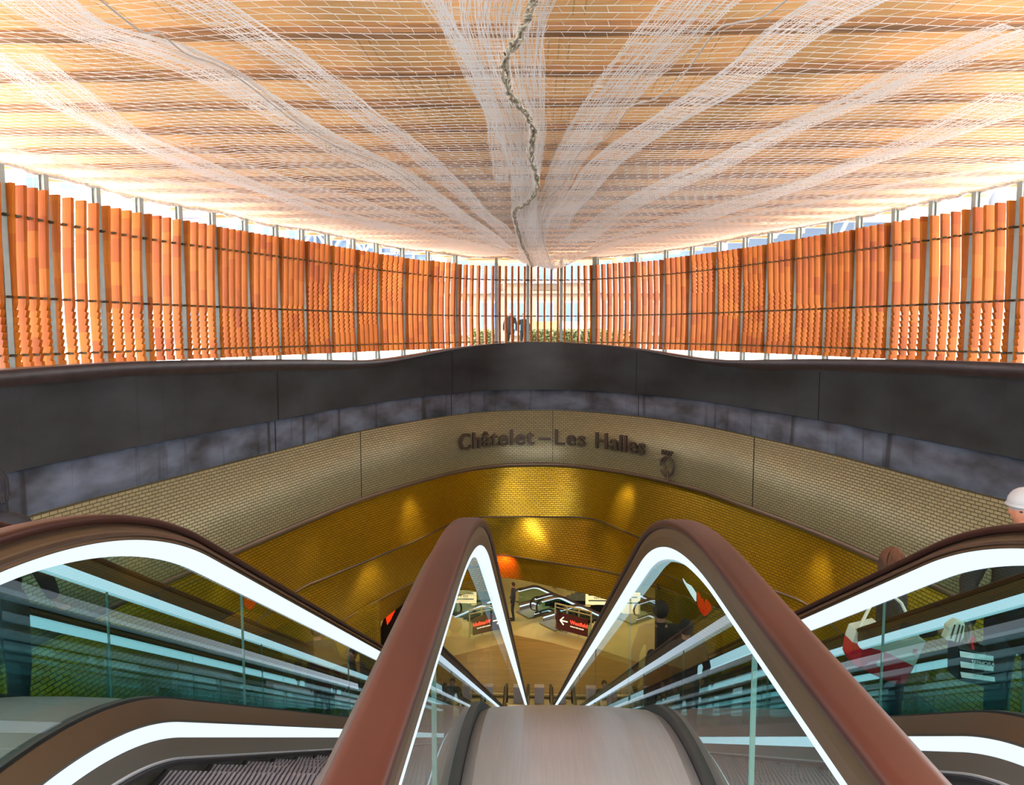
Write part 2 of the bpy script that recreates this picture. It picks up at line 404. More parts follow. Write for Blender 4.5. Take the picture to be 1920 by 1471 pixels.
# ------------------------------------------------------------------ plaza, canopy, fence
M['paving'] = plain('pale_paving', (.72, .71, .71), .7, noise=.06, nscale=1)
inner = [CC.at(CC.len * i / 120) + CC.nrm(CC.len * i / 120) * .43 for i in range(121)]
mb = MB(); ra = [Vector((p.x, p.y, .62)) for p in inner]; rb = []
for p in inner:
    d = Vector((p.x - .3, p.y - 8, 0)); L_ = d.length; rb.append(Vector((.3, 8, .62)) + d / L_ * 90)
mb.grid([ra, rb])
tag(mb.build('floor_plaza', M['paving']), 'pale paved square around the shaft', kind='structure')
# landing behind the escalators
M['landing'] = plain('landing_plate', (.30, .30, .31), .4, .6, noise=.1, bump=.1)
mb = MB(); mb.box(.1, -3.45, -.02, 16.2, 6.7, .1); tag(mb.build('floor_landing', M['landing']), 'steel landing in front of the escalators', kind='structure')

FPXS = [(-88, 388), (0, 401), (150, 427), (300, 452), (450, 472), (640, 497), (750, 511), (850, 521), (930, 524.5), (1054, 525), (1116, 523.5), (1240, 515), (1340, 505), (1490, 486), (1605, 470), (1740, 451), (1910, 425), (2000, 411)]
FC = Curve([(-9.5, 3), (-9.2, 7.5)] + [tuple(atz(x, y, 3.41))[:2] for x, y in FPXS] + [(9.25, 8), (9.5, 3)])
POSTX = [5, 92, 187, 266, 340, 405, 464, 520, 569, 617, 664, 709, 756, 804, 857, 931, 991, 1054, 1116, 1190, 1246, 1296, 1345, 1393, 1441, 1494, 1549, 1607, 1672, 1743, 1822, 1911]
PT = [FC.find_px(x, 3.41) for x in POSTX]
PT = [PT[0] - 2.0, PT[0] - 1.0] + PT + [PT[-1] + 1.0, PT[-1] + 2.0]
PXS = [-190, -90] + POSTX + [2010, 2120]
ZT, ZM, ZB = 3.41, 2.07, 1.10        # rails
ORD = ['first', 'second', 'third', 'fourth', 'fifth', 'sixth', 'seventh', 'eighth', 'ninth', 'tenth', 'eleventh', 'twelfth', 'thirteenth', 'fourteenth', 'fifteenth', 'sixteenth', 'seventeenth', 'eighteenth', 'nineteenth', 'twentieth']
NOT = [(0, -.6, .45), (400, -.6, .4), (540, -.6, .6), (590, -.4, 1.2), (660, -.1, 1.9), (720, .6, 2.2), (775, 2.2, 2.2), (800, 3, 3), (1260, 3, 3), (1300, 1.3, 2.2), (1370, .4, 2.2), (1420, -.2, 1.4), (1480, -.5, 1), (1550, -.6, .5), (1920, -.6, .35)]
def notch(x):
    return interp([(a, b) for a, b, c in NOT], x) + 1.5, interp([(a, c) for a, b, c in NOT], x) + 1.5
def slat_mesh(x, seed):
    rnd = random.Random(seed); z0, z1 = .88, 3.92 + rnd.uniform(-.02, .02); n0, n1 = notch(x)
    def bow(z): return .05 * math.sin((z - .6) * 1.1) 
    prof = []; z = z0; prof.append((-.09 + bow(z), z)); z += .1
    while z < z1 - .1:
        if n0 <= z <= n1:
            b = bow(z); prof += [(-.09 + b, z), (-.052 + b, z + .012), (-.085 + b, z + .10)]; z += .125
        else: prof.append((-.09 + bow(z), z)); z += .25
    prof.append((-.09 + bow(z1), z1)); back = []
    z = z1
    while z > z0: back.append((.10 + bow(z), z)); z -= .3
    back.append((.10 + bow(z0), z0))
    poly = prof + back; mb = MB(); mb.prism(poly, lambda a, b, t: (t, a, b), -.034, .034)
    me = mb.mesh('slat'); b = bmesh.new(); b.from_mesh(me); bmesh.ops.recalc_face_normals(b, faces=b.faces); bmesh.ops.triangulate(b, faces=[f for f in b.faces if len(f.verts) > 4]); b.to_mesh(me); b.free(); me.materials.append(M['slat']); return me
post_m = MB(); post_m.box(0, 0, 2.42, .105, .016, 3.62); post_m.box(0, .055, 2.42, .022, .11, 3.62); post_m.box(0, .115, 2.42, .085, .016, 3.62)
for z in (ZT, ZM, ZB): post_m.tube([(-.07, .03, z), (.07, .03, z)], .028, 8)
post_me = post_m.mesh('fence_post'); post_me.materials.append(M['post'])
foot_me = MB(); foot_me.box(0, .055, .63, .2, .22, .02); foot_me = foot_me.mesh('base_plate'); foot_me.materials.append(M['post'])
FL = thing('slatted_fence', (-7, 19, .62), 0, 'long curved fence of upright orange timber slats left of the thick central post', 'fence', 'orange timber slat fences')
FR = thing('slatted_fence', (7, 19, .62), 0, 'long curved fence of upright orange timber slats right of the thick central post', 'fence', 'orange timber slat fences')
bpy.context.view_layer.update()
OL, OR = Vector((7, -19, -.62)), Vector((-7, -19, -.62))
for i, (t, x) in enumerate(zip(PT, PXS)):
    p = FC.at(t); d = FC.tan(t); F_, o_ = (FL, OL) if x < 1120 else (FR, OR)
    o = D.objects.new('post', post_me); COL.objects.link(o); o.parent = F_; o.location = (p.x + o_.x, p.y + o_.y, o_.z); o.rotation_euler = (0, 0, math.atan2(d.y, d.x))
    if x == 1116: o.scale = (1.9, 1.3, 1); o['label'] = 'thick dark steel post'
    c = D.objects.new('base_plate', foot_me); COL.objects.link(c); c.parent = o
for i in range(len(PT) - 1):
    t0, t1 = PT[i], PT[i + 1]; w = t1 - t0; xm = (PXS[i] + PXS[i + 1]) / 2; n = 4 if xm < 420 or xm > 1700 else (7 if xm > 1116 and xm < 1190 else (6 if 857 < xm < 931 else 5))
    F_, o_ = (FL, OL) if xm < 1116 else (FR, OR); sm = slat_mesh(xm, i)
    for k in range(n):
        t = t0 + w * (k + .5) / n; p = FC.at(t) + o_; d = FC.tan(t); o = D.objects.new('slat', sm); COL.objects.link(o); o.parent = F_; o.location = (p.x, p.y, o_.z); o.rotation_euler = (0, 0, math.atan2(d.y, d.x))
    for z in (ZT, ZM, ZB):
        rm = MB(); pts = []
        for k in range(7):
            t = t0 + .05 + (w - .1) * k / 6; p = FC.at(t) + o_; q = FC.nrm(t) * .03; pts.append((p.x + q.x, p.y + q.y, z + o_.z))
        rm.tube(pts, .013, 6)
        for k in range(n + 1):
            t = t0 + w * k / n; q = FC.at(t) + o_; d = FC.tan(t) * .04; m_ = FC.nrm(t) * .1; zz = z + o_.z
            rm.tube([(q.x - d.x, q.y - d.y, zz), (q.x + d.x, q.y + d.y, zz)], .024, 8)
            rm.tube([(q.x - d.x * 2.2 - m_.x, q.y - d.y * 2.2 - m_.y, zz), (q.x + d.x * .2 - m_.x, q.y + d.y * .2 - m_.y, zz)], .021, 8)
        rm.build('rail', M['rod'], F_)

# canopy: pine decks on dark joists, plan follows the fence
FC2 = Curve([(p.x * 1.135, p.y * 1.135 + .0) for p in FC.p[::8]] , .25)
def plan_x(Y, off=.25, cv=None):
    xs = [p.x for p in (cv or FC).p if abs(p.y - Y) < .3]
    l = [x for x in xs if x < .3]; r = [x for x in xs if x > .3]
    if not l or not r: return None
    return min(l) - off, max(r) + off
M['plank'].node_tree.nodes['Principled BSDF'].inputs['Specular IOR Level'].default_value = .2
M['slat'].node_tree.nodes['Principled BSDF'].inputs['Specular IOR Level'].default_value = .15
ceil = thing('ceiling', (0, 0, 4.5), 0, 'pine board canopy over the escalator entrance', None, None, 'structure')
Y = 1.85 - 2.34; PITCHP = 1.17  # nearest boards, out of view, added to shade the handrails from the sun
def cx(Y): return plan_x(min(max(Y, 4.2), 30.7), 0, FC2) or (-10.3, 10.3)
while Y < 30.9:
    e = cx(Y); e2 = cx(Y + .97); mb = MB(); pl = [(e[0], 0), (e[1], 0), (e2[1], .99), (e2[0], .99)]
    mb.prism(pl, lambda a, b, t: (a, b, t), -.06, .20)
    o = mb.build('plank', M['plank'], ceil, bevel=.008, fix=True); o.location = (0, Y, .1)
    Y += PITCHP
mb = MB(); BE = []
Y = 1.3 - 2.34
while Y < 31:
    e = cx(Y + .5); mb.box((e[0] + e[1]) / 2, Y + .58, .36, e[1] - e[0] - .3, 1.16, .05); BE.append((e[0], e[1], Y + 1.625)); Y += 1.17
o = mb.build('deck_board', M['joist'], ceil)
M['beam'] = plain('gap_shade_brown', (.38, .20, .09), .7, noise=.25, nscale=3, stretch=(.3, 3, 3))  # strip fills each gap flush, its brown carrying the shade of the slot
for a_, b_, y_ in BE:
    mb = MB(); mb.box((a_ + b_) / 2, y_, .07, b_ - a_ - .3, .172, .2); mb.build('beam', M['beam'], ceil)
nt = M['plank'].node_tree; pb = nt.nodes['Principled BSDF']; src = pb.inputs['Base Color'].links[0].from_socket
tc = nt.nodes.new('ShaderNodeTexCoord'); sx = nt.nodes.new('ShaderNodeSeparateXYZ'); nt.links.new(tc.outputs['Object'], sx.inputs[0]); oi = nt.nodes.new('ShaderNodeObjectInfo')
def mth(op, a, b=None, c=None):
    m_ = nt.nodes.new('ShaderNodeMath'); m_.operation = op
    for k_, v_ in enumerate((a, b, c)):
        if v_ is None: continue
        if isinstance(v_, (int, float)): m_.inputs[k_].default_value = v_
        else: nt.links.new(v_, m_.inputs[k_])
    return m_.outputs[0]
cell = mth('MULTIPLY', sx.outputs['X'], 9.0); fr = mth('FRACT', cell); fl_ = mth('FLOOR', cell); rr_ = mth('MULTIPLY', oi.outputs['Random'], 57.0)
cb = nt.nodes.new('ShaderNodeCombineXYZ'); nt.links.new(fl_, cb.inputs[0]); nt.links.new(rr_, cb.inputs[1]); w1 = nt.nodes.new('ShaderNodeTexWhiteNoise'); nt.links.new(cb.outputs[0], w1.inputs['Vector'])
cb2 = nt.nodes.new('ShaderNodeCombineXYZ'); nt.links.new(mth('MULTIPLY', sx.outputs['X'], .55), cb2.inputs[0]); nt.links.new(rr_, cb2.inputs[1]); n1 = nt.nodes.new('ShaderNodeTexNoise'); n1.inputs['Scale'].default_value = 1; n1.inputs['Detail'].default_value = 0; nt.links.new(cb2.outputs[0], n1.inputs['Vector'])
tick = mth('MULTIPLY', mth('MULTIPLY', mth('LESS_THAN', fr, .13), mth('GREATER_THAN', w1.outputs['Value'], .35)), mth('GREATER_THAN', n1.outputs['Fac'], .50))
tick = mth('MULTIPLY', tick, mth('LESS_THAN', sx.outputs['Y'], .82))
vn = nt.nodes.new('ShaderNodeTexVoronoi'); vn.inputs['Scale'].default_value = 1.6; nt.links.new(tc.outputs['Object'], vn.inputs['Vector']); knot = mth('LESS_THAN', vn.outputs['Distance'], .055)
fac = mth('MULTIPLY', mth('MAXIMUM', tick, knot), .42); mx = nt.nodes.new('ShaderNodeMix'); mx.data_type = 'RGBA'; nt.links.new(fac, mx.inputs[0]); nt.links.new(src, mx.inputs[6]); mx.inputs[7].default_value = (.30, .13, .04, 1); nt.links.new(mx.outputs[2], pb.inputs['Base Color'])

# ------------------------------------------------------------------ net
def hsh(x, y): 
    return math.sin(x * 1.7 + math.sin(y * .9) * 2) * .5 + math.sin(y * 1.3 + x * .6 + 1.3) * .5
def netz(X, Y):
    z = 4.27 + .04 * hsh(X * .8, Y * .8) + .012 * math.sin(2.3 * X + 1.1 * Y)
    if Y > 15: z -= .55 * math.exp(-((X - .45) / 1.3) ** 2) * min(1, (Y - 15) / 10) ** 3 * max(0, min(1, (26.6 - Y) / 1.0))
    a = abs(X - .2)
    z -= .05 * math.exp(-((a - (27 - Y) * .33) / .25) ** 2) + .05 * math.exp(-((a - (27 - Y) * .5) / .3) ** 2)
    return z
NET = thing('safety_net', (0, 0, 4.2), 0, 'white bird netting slung under the whole pine canopy', 'net')
mb = MB(); th = .0052
def seg(a, b, r):   # thin three sided cord
    d = (b - a).normalized(); u_ = Vector((0, 0, 1)); s_ = d.cross(u_).normalized(); n0 = len(mb.v)
    for p in (a, b):
        mb.v += [tuple(p + s_ * r), tuple(p - s_ * r), tuple(p + u_ * r * 1.3)]
    for i in range(3):
        j = (i + 1) % 3; mb.f.append((n0 + i, n0 + j, n0 + 3 + j, n0 + 3 + i)); mb.mi.append(0)
Y = 1.0; row = 0
def V3(X, Y): return Vector((X, Y, netz(X, Y) - 4.2))
while Y < 27.2:
    e = plan_x(min(Y, 26.8), .1) or (-9.4, 9.4); dy = .135
    n = max(4, int((e[1] - e[0]) / .35)); wob = .03
    pts = [V3(e[0] + (e[1] - e[0]) * i / n, Y + .015 * math.sin(i * .5 + row * .2) + abs(e[0] + (e[1] - e[0]) * i / n) * .012) for i in range(n + 1)]
    th = .0037 + .00042 * max(0, Y - 7)
    for a, b in zip(pts, pts[1:]): seg(a, b, th)
    cw = .21; sh = .5 * (row % 2); m = int((e[1] - e[0]) / cw)
    for i in range(m):
        X = e[0] + (i + sh) * cw; sg = 1 if row % 2 else -1; sk = (X - .3) * .03
        a = V3(X, Y + abs(X) * .012); b = V3(X + sg * .04 - sk, Y + dy + abs(X) * .012); seg(a, b, th * .8)
    Y += dy; row += 1
net_o = mb.build('mesh_net', M['net'], NET); 
# doubled-up folds of the same net, as strips of close threads
def fold(pts, wid, dens, name='fold'):
    global mb
    mb = MB(); q = [atz(x, y, 4.18) for x, y in pts]; c_ = Curve([tuple(p) for p in q], .3); ns = int(dens * 2.4); wid = [v * 1.35 for v in wid]
    offs = [random.uniform(-.5, .5) for _ in range(ns)]
    for o_ in offs:
        prev = None; ph = random.uniform(0, 6)
        for i in range(c_.n + 1):
            t = i * c_.step; w = interp([(c_.len * k / (len(wid) - 1), v) for k, v in enumerate(wid)], t)
            p = c_.at(t) + c_.nrm(t) * (o_ * w + .02 * math.sin(i * .9 + ph)); p.z = netz(p.x, p.y) - 4.2 - .03
            if prev is not None: seg(prev, p, .0032)
            prev = p
    for i in range(int(c_.len / .05)):      # cross threads
        t = i * .05; w = interp([(c_.len * k / (len(wid) - 1), v) for k, v in enumerate(wid)], t)
        a = c_.at(t) - c_.nrm(t) * w * .5; b = c_.at(t + random.uniform(-.1, .1)) + c_.nrm(t) * w * .5
        a.z = netz(a.x, a.y) - 4.23; b.z = netz(b.x, b.y) - 4.23; seg(a, b, .0024)
    mb.build(name, M['net'], NET)
fold([(60, 0), (150, 60), (330, 120), (480, 200), (640, 280), (800, 370), (940, 460)], [.5, .45, .5, .4, .35, .6], 20)
fold([(0, 110), (90, 170), (200, 240), (330, 300), (520, 370), (760, 440)], [.6, .5, .5, .5, .8], 18)
fold([(340, 0), (480, 90), (640, 190), (780, 290), (880, 380), (960, 450)], [.35, .3, .3, .25, .4], 10)
fold([(800, 0), (860, 90), (910, 180), (930, 260), (942, 350)], [.12, .1, .16, .2, .2], 8)
fold([(1330, 0), (1230, 100), (1150, 190), (1080, 290), (1030, 380), (1000, 450)], [.5, .45, .35, .4, .5], 16)
fold([(1640, 0), (1500, 70), (1380, 160), (1240, 240), (1120, 330), (1040, 430)], [.45, .35, .4, .4, .5], 16)
fold([(1920, 60), (1760, 120), (1600, 200), (1400, 290), (1200, 380), (1080, 450)], [.5, .4, .5, .5, .8], 16)
fold([(1920, 190), (1700, 280), (1500, 350), (1280, 420)], [.6, .5, .6, .8], 16)
fold([(935, -10), (925, 60), (945, 150), (975, 250), (985, 330), (985, 420), (1010, 480)], [.75, .55, .38, .4, .5, .7, .9], 36)
# lacing lines and tangled seam
def pxtube(name, pts, z, r, mat, parent, n=6, wob=0, strands=1):
    m_ = MB()
    for s in range(strands):
        q = catmull([tuple(atz(x, y, z)) for x, y in pts], 10); out = []
        ph = random.uniform(0, 6)
        for i, p in enumerate(q):
            p = p.copy(); p.z = netz(p.x, p.y) - 4.2 - .05
            p.x += wob * math.sin(i * .9 + ph) * random.uniform(.3, 1); p.y += wob * math.cos(i * 1.3 + ph * 2); p.z -= wob * abs(math.sin(i * .7 + ph)); out.append(p)
        m_.tube(out, r, n)
    return m_.build(name, mat, parent, smooth=True)
pxtube('lacing_cord', [(185, -5), (265, 60), (300, 66), (350, 108), (420, 140), (530, 215), (620, 265), (720, 310), (790, 360)], 4.2, .009, M['cordline'], NET)
pxtube('lacing_cord', [(1492, -5), (1430, 38), (1380, 48), (1340, 64), (1280, 145), (1230, 188), (1180, 205), (1140, 262), (1090, 290), (1062, 338), (1024, 378), (1018, 440), (1040, 478)], 4.2, .010, M['cordline'], NET)
pxtube('seam_rope', [(1000, -8), (992, 30), (966, 80), (948, 110), (952, 160), (975, 195), (1000, 240), (996, 300), (1008, 345), (990, 375), (965, 395), (975, 440), (1000, 475), (1036, 500)], 4.2, .011, M['rope'], NET, 5, .05, 6)
# rope hem round the net edge, lumpy where it is tied to the posts
mb = MB(); pts = []; T0, T1 = PT[1], PT[-2]
for i in range(260):
    t = T0 + (T1 - T0) * i / 259; p = FC.at(t) + FC.nrm(t) * .12; n_ = FC.nrm(t)
    z = min(4.27, netz(p.x, p.y)) - 4.2 + random.uniform(-.03, .02); pts.append(p + Vector((n_.x * random.uniform(-.05, .05), n_.y * random.uniform(-.05, .05), z)))
mb.tube(pts, [.035 + random.uniform(0, .03) for _ in pts], 6)
mb.build('hem_rope', plain('hem_cord', (.62, .57, .52), .9, noise=.3, nscale=12), NET, smooth=True)

# ------------------------------------------------------------------ escalators
M['rubber'] = plain('brown_handrail', (.022, .0055, .0035), .38, coat=0, noise=.15, nscale=3)
M['rubber'].node_tree.nodes['Principled BSDF'].inputs['Specular IOR Level'].default_value = .3
M['profile'] = plain('bronze_profile', (.072, .045, .024), .42, .5)
M['profile_dark'] = plain('dark_profile', (.03, .018, .012), .4, .3)
M['strip'] = emit('cold_light_strip', (.62, .76, .87), .30)
M['glass'] = glass('teal_glass', (.68, .83, .82), ior=1.52, extra=.0)
M['glass_edge'] = plain('glass_edge', (.09, .17, .15), .3, emis=None)
M['gasket'] = plain('black_gasket', (.012, .012, .013), .5)
M['skirt'] = plain('skirt_panel', (.16, .13, .11), .35, .7)
M['skirt_highlight'] = plain('skirt_highlight', (.6, .58, .62), .35, .6)  # pale colour paints the highlight along the step edge
M['brush'] = plain('brush_bristle', (.015, .01, .015), .9)
M['steel'] = plain('brushed_steel', (.33, .30, .305), .30, .75, noise=.06, nscale=3, bump=.15, bscale=60, stretch=(40, 1.5, 1.5))
M['step'] = plain('step_aluminium', (.13, .115, .135), .5, .4)
M['slope'] = plain('dark_slope', (.06, .085, .075), .6, noise=.2)

class EPath:
    """balustrade line in the (Y, Z) plane: handrail top, offset b is measured at right angles below it"""
    def __init__(s, d0, R, z0, zend, r2, yend, ystart=.15):
        s.pts = []
        n = 4
        for i in range(n): s.pts.append((ystart + (d0 - ystart) * i / n, z0, 0.0))
        for i in range(29):
            th = rad(30) * i / 28; s.pts.append((d0 + R * math.sin(th), z0 - R * (1 - math.cos(th)), th))
        y, z, _ = s.pts[-1]; zt = zend + r2 * (1 - math.cos(rad(30)))
        L = (z - zt) / math.tan(rad(30)); ni = 12
        for i in range(1, ni + 1): s.pts.append((y + L * i / ni, z + (zt - z) * i / ni, rad(30)))
        yb = y + L
        for i in range(1, 13):
            th = rad(30) * (1 - i / 12); s.pts.append((yb + r2 * (.5 - math.sin(th)), zt - r2 * (math.cos(th) - math.cos(rad(30))), th))
        yb = s.pts[-1][0]; s.yend = yend or yb + .9
        s.pts.append((s.yend, zend, 0.0)); s.ystart = ystart; s.z0 = z0; s.zend = zend
    def off(s, b): return [(y - math.sin(t) * b, z - math.cos(t) * b) for y, z, t in s.pts]
    def dense(s, b, step=.1):
        q = s.off(b); out = [q[0]]
        for a, c in zip(q, q[1:]):
            L = math.hypot(c[0] - a[0], c[1] - a[1]); n = max(1, int(L / step))
            for i in range(1, n + 1): out.append((a[0] + (c[0] - a[0]) * i / n, a[1] + (c[1] - a[1]) * i / n))
        return out
def sweep(path, prof, X, side, mats, name, parent, closed=True, smooth=False, i0=0, i1=None, mi=None):
    """prof: [(a, b)], a towards the escalator's own middle"""
    mb = MB(); rows = []; P = path.pts[i0:i1]
    for y, z, t in P: rows.append([Vector((X + side * a, y - math.sin(t) * b, z - math.cos(t) * b)) for a, b in prof])
    mb.grid(rows, closed=closed)
    n = len(prof)
    if closed:
        mb.f.append(tuple(range(n))); mb.mi.append(0); m = (len(rows) - 1) * n; mb.f.append(tuple(m + k for k in reversed(range(n)))); mb.mi.append(0)
    me = mb.mesh(name); b = bmesh.new(); b.from_mesh(me); bmesh.ops.recalc_face_normals(b, faces=b.faces); b.to_mesh(me); b.free()
    return link(name, me, mats, parent, smooth)
def rr(a0, b0, a1, b1, r, n=3):
    out = []
    for cx, cy, s0 in ((a1 - r, b0 + r, -90), (a1 - r, b1 - r, 0), (a0 + r, b1 - r, 90), (a0 + r, b0 + r, 180)):
        for i in range(n + 1): th = rad(s0 + 90 * i / n); out.append((cx + r * math.cos(th), cy + r * math.sin(th)))
    return out
def newel_loop(path, X, end):
    """handrail turning down round the newel"""
    out = []; r_ = .30
    y, z = (path.ystart, path.z0) if end == 0 else (path.yend, path.zend); sg = -1 if end == 0 else 1
    for i in range(17):
        th = math.pi * i / 16; out.append((y + sg * r_ * math.sin(th), z - r_ + r_ * math.cos(th)))
    return out
HR = [(-.040, .008), (-.034, .002), (-.02, 0), (.02, 0), (.034, .002), (.040, .008), (.041, .018), (.038, .028), (.030, .032), (.026, .024), (-.026, .024), (-.030, .032), (-.038, .028), (-.041, .018)]
def escalator(label, path, X0, X1, loc=(0, 0, 0), rz=0, steps=True, nsteps=60, group='escalators side by side', joints=(1.55, 2.03), lite=False, strips=True):
    E_ = thing('escalator', loc, rz, label, 'escalator', group)
    for X, side in ((X0, 1), (X1, -1)):
        h = sweep(path, HR, X, side, M['rubber'], 'handrail', E_, smooth=True)
        for end in (0, 1):   # newel turn
            q = newel_loop(path, X, end); mb = MB(); rows = []; sg = -1 if end == 0 else 1
            for k, (y, z) in enumerate(q):
                th = math.pi * k / 16; ny, nz = sg * math.sin(th), math.cos(th)
                rows.append([Vector((X + side * a, y - ny * b, z - nz * b)) for a, b in HR])
            mb.grid(rows, closed=True); me = mb.mesh('handrail_turn'); b = bmesh.new(); b.from_mesh(me); bmesh.ops.recalc_face_normals(b, faces=b.faces); b.to_mesh(me); b.free()
            link('handrail_turn', me, M['rubber'], h, True)
        sweep(path, [(-.030, .026), (.026, .026), (.030, .036), (.048, .045), (.062, .055), (.076, .084), (.076, .088), (-.030, .094), (-.034, .06)], X, side, M['profile'], 'top_profile', E_)
        sweep(path, [(.030, .033), (.0765, .070), (.0775, .0735), (.030, .038)], X, side, M['profile_dark'], 'profile_groove', E_)
        if strips: sweep(path, [(.074, .088), (.074, .112), (.06, .128), (.01, .146), (-.016, .13), (-.029, .112), (-.029, .095)], X, side, M['strip'], 'upper_light_strip', E_)
        # glass panels
        q = path.off(.12); r_ = path.off(.675); ys = []; y = joints[0]
        while y < path.yend - .3:
            ys.append(y); y += joints[1]
        cuts = [path.ystart] + ys + [path.yend]
        top = path.dense(.125, .15); bot = path.dense(.675, .15)
        def zat(line, y):
            for (a, za), (b, zb) in zip(line, line[1:]):
                if a <= y <= b: return za + (zb - za) * (y - a) / max(1e-9, b - a)
            return line[0][1] if y < line[0][0] else line[-1][1]
        for a, b in zip(cuts, cuts[1:]):
            a += .004; b -= .004; n = max(2, int((b - a) / .12)); mb = MB(); vs = []
            for i in range(n + 1):
                y = a + (b - a) * i / n; zt, zb = zat(top, y), zat(bot, y)
                vs.append([Vector((X + .005, y, zt)), Vector((X + .005, y, zb)), Vector((X - .005, y, zb)), Vector((X - .005, y, zt))])
            mb.grid(vs, closed=True)
            for e, rev in ((vs[0], 0), (vs[-1], 1)):
                m = len(mb.v); mb.v += [tuple(p) for p in e]; mb.f.append((m, m + 1, m + 2, m + 3)); mb.mi.append(1)
            mb.build('glass_panel', [M['glass'], M['glass_edge']], E_, fix=True)
        sweep(path, [(-.018, .652), (.018, .652), (.018, .695), (-.018, .695)], X, side, M['gasket'], 'glass_gasket', E_)
        sweep(path, [(.018, .664), (.030, .660), (.080, .735), (.080, .745), (.018, .745)], X, side, M['profile'], 'inner_deck', E_)
        if strips: sweep(path, [(.081, .745), (.088, .745), (.092, .800), (.080, .800)], X, side, M['strip'], 'lower_light_strip', E_)
        sweep(path, [(.080, .801), (.092, .801), (.118, .875), (.118, 1.07), (.09, 1.07)], X, side, M['skirt'], 'skirt', E_)
        sweep(path, [(.1185, .868), (.128, .870), (.128, .876), (.1185, .876)], X, side, M['skirt_highlight'], 'skirt_highlight', E_)
        sweep(path, [(.1185, .877), (.142, .88), (.142, .894), (.1185, .894)], X, side, M['brush'], 'brush', E_)
    xm = (X0 + X1) / 2; w = X1 - X0 - .262
    mb = MB(); q = path.off(.90)
    if steps:
        line = path.dense(.90, .02); L = 0; pos = []; nxt = .0
        for a, b in zip(line, line[1:]):
            L += math.hypot(b[0] - a[0], b[1] - a[1])
            if L >= nxt: pos.append(b); nxt += .4
        sm = MB(); nr = 55
        sm.box(0, -.2, -.02, w, .398, .02)
        for i in range(nr): sm.box(-w / 2 + w * (i + .5) / nr, -.2, -.006, w / nr * .5, .396, .012)
        sm.box(0, -.004, -.11, w, .008, .2); sm.box(-w / 2 + .01, -.2, -.004, .02, .398, .014, 1); sm.box(w / 2 - .01, -.2, -.004, .02, .398, .014, 1)
        me = sm.mesh('step'); me.materials.append(M['step']); me.materials.append(M['gasket'])
        cnt = 0
        for (y, z) in pos:
            if y < 1.0 + (path.ystart - .15) or cnt >= nsteps: continue
            o = D.objects.new('step', me); COL.objects.link(o); o.parent = E_; o.location = (xm, y, z - .0); cnt += 1
    # comb plate at the top
    cb = MB(); y0 = path.ystart; cb.box(xm, y0 + .25, path.z0 - .90 - .01, w, 1.0, .022)
    cb.build('comb_plate', M['landing'], E_, bevel=.003)
    return E_
GX = [-3.475, -2.200, -1.500, -.225, .475, 1.725, 2.425, 3.690]
EP = EPath(1.785, 2.69, .95, -9.55, 2.0, None)
escalator('escalator directly left of the central steel deck, its brushed steps showing at the lower left', EP, GX[2], GX[3])
escalator('escalator directly right of the central steel deck, ridged steps showing through the glass', EP, GX[4], GX[5])
escalator('outermost escalator on the left, seen only through teal glass', EP, GX[0], GX[1], nsteps=50)
escalator('outermost escalator on the right, carrying shoppers behind teal glass', EP, GX[6], GX[7], nsteps=50)
DECKL = ['far left steel deck between the two left escalators, seen through glass', 'central brushed steel deck with a humped crest between the two middle handrails', 'far right steel deck between the two right escalators']
for (a, b), lab in zip(((GX[1], GX[2]), (GX[3], GX[4]), (GX[5], GX[6])), DECKL):
    xm = (a + b) / 2; hw = (b - a) / 2 - .02; T_ = thing('deck_cover', (0, 0, 0), 0, lab, 'escalator deck', 'steel decks between the escalators')
    prof = [(-hw, .685), (-hw * .9, .672), (-hw * .5, .662), (0, .659), (hw * .5, .662), (hw * .9, .672), (hw, .685), (hw, .75), (-hw, .75)]
    sweep(EP, prof, xm, 1, M['steel'], 'deck_plate', T_)
    # plate seams
    for y in (1.2, 3.2):
        pass
# slab under all of them
def slab(name, xa, xb, b0, mat, lab):
    rows = []
    for y, z, t in EP.pts[:-1]: rows.append([Vector((xa, y - math.sin(t) * b0, z - math.cos(t) * b0)), Vector((xb, y - math.sin(t) * b0, z - math.cos(t) * b0))])
    mb = MB(); mb.grid(rows); tag(mb.build(name, mat), lab, kind='structure')
slab('floor_slope', -8.0, 8.2, 1.22, M['slope'], 'dark sloping slab under the escalators')

# ------------------------------------------------------------------ lower concourse
FZ = -10.5
M['floor_tile'] = plain('beige_stone', (.42, .36, .17), .35, noise=.12, nscale=.8)
M['floor_brown'] = plain('brown_floor', (.22, .13, .02), .45, noise=.18, nscale=1.2, stretch=(1, 8, 1))
M['dark'] = plain('near_black', (.018, .012, .008), .8)
M['hallwall'] = plain('hall_wall', (.16, .13, .05), .6, noise=.2)
M['hallceil'] = plain('hall_ceiling', (.10, .08, .03), .7)
holes = []   # rotated rectangles cut for the far escalators: (cx, cy, ang, x0, x1, y0, y1)
FARE = []
def fe(bx, by, ang, w, lab): FARE.append((bx, by, ang, w, lab)); holes.append((bx, by, ang, -.1, w + .1, 1.6, 7.5))
fe(-.98, 30.55, -52, 1.2, 'far small escalator leading down from the concourse, left of the red arrow sign')
fe(.02, 29.35, -52, 1.25, 'far small escalator beside the railing with the red arrow sign')
fe(-3.05, 29.15, 50, 1.25, 'far small escalator leading down on the left of the concourse')
def in_hole(x, y):
    for bx, by, ang, x0, x1, y0, y1 in holes:
        c, s_ = math.cos(rad(-ang)), math.sin(rad(-ang)); dx, dy = x - bx, y - by
        lx, ly = dx * c - dy * s_, dx * s_ + dy * c
        if x0 < lx < x1 and y0 < ly < y1: return True
    return False
mb = MB(); stp = .2; X = -16
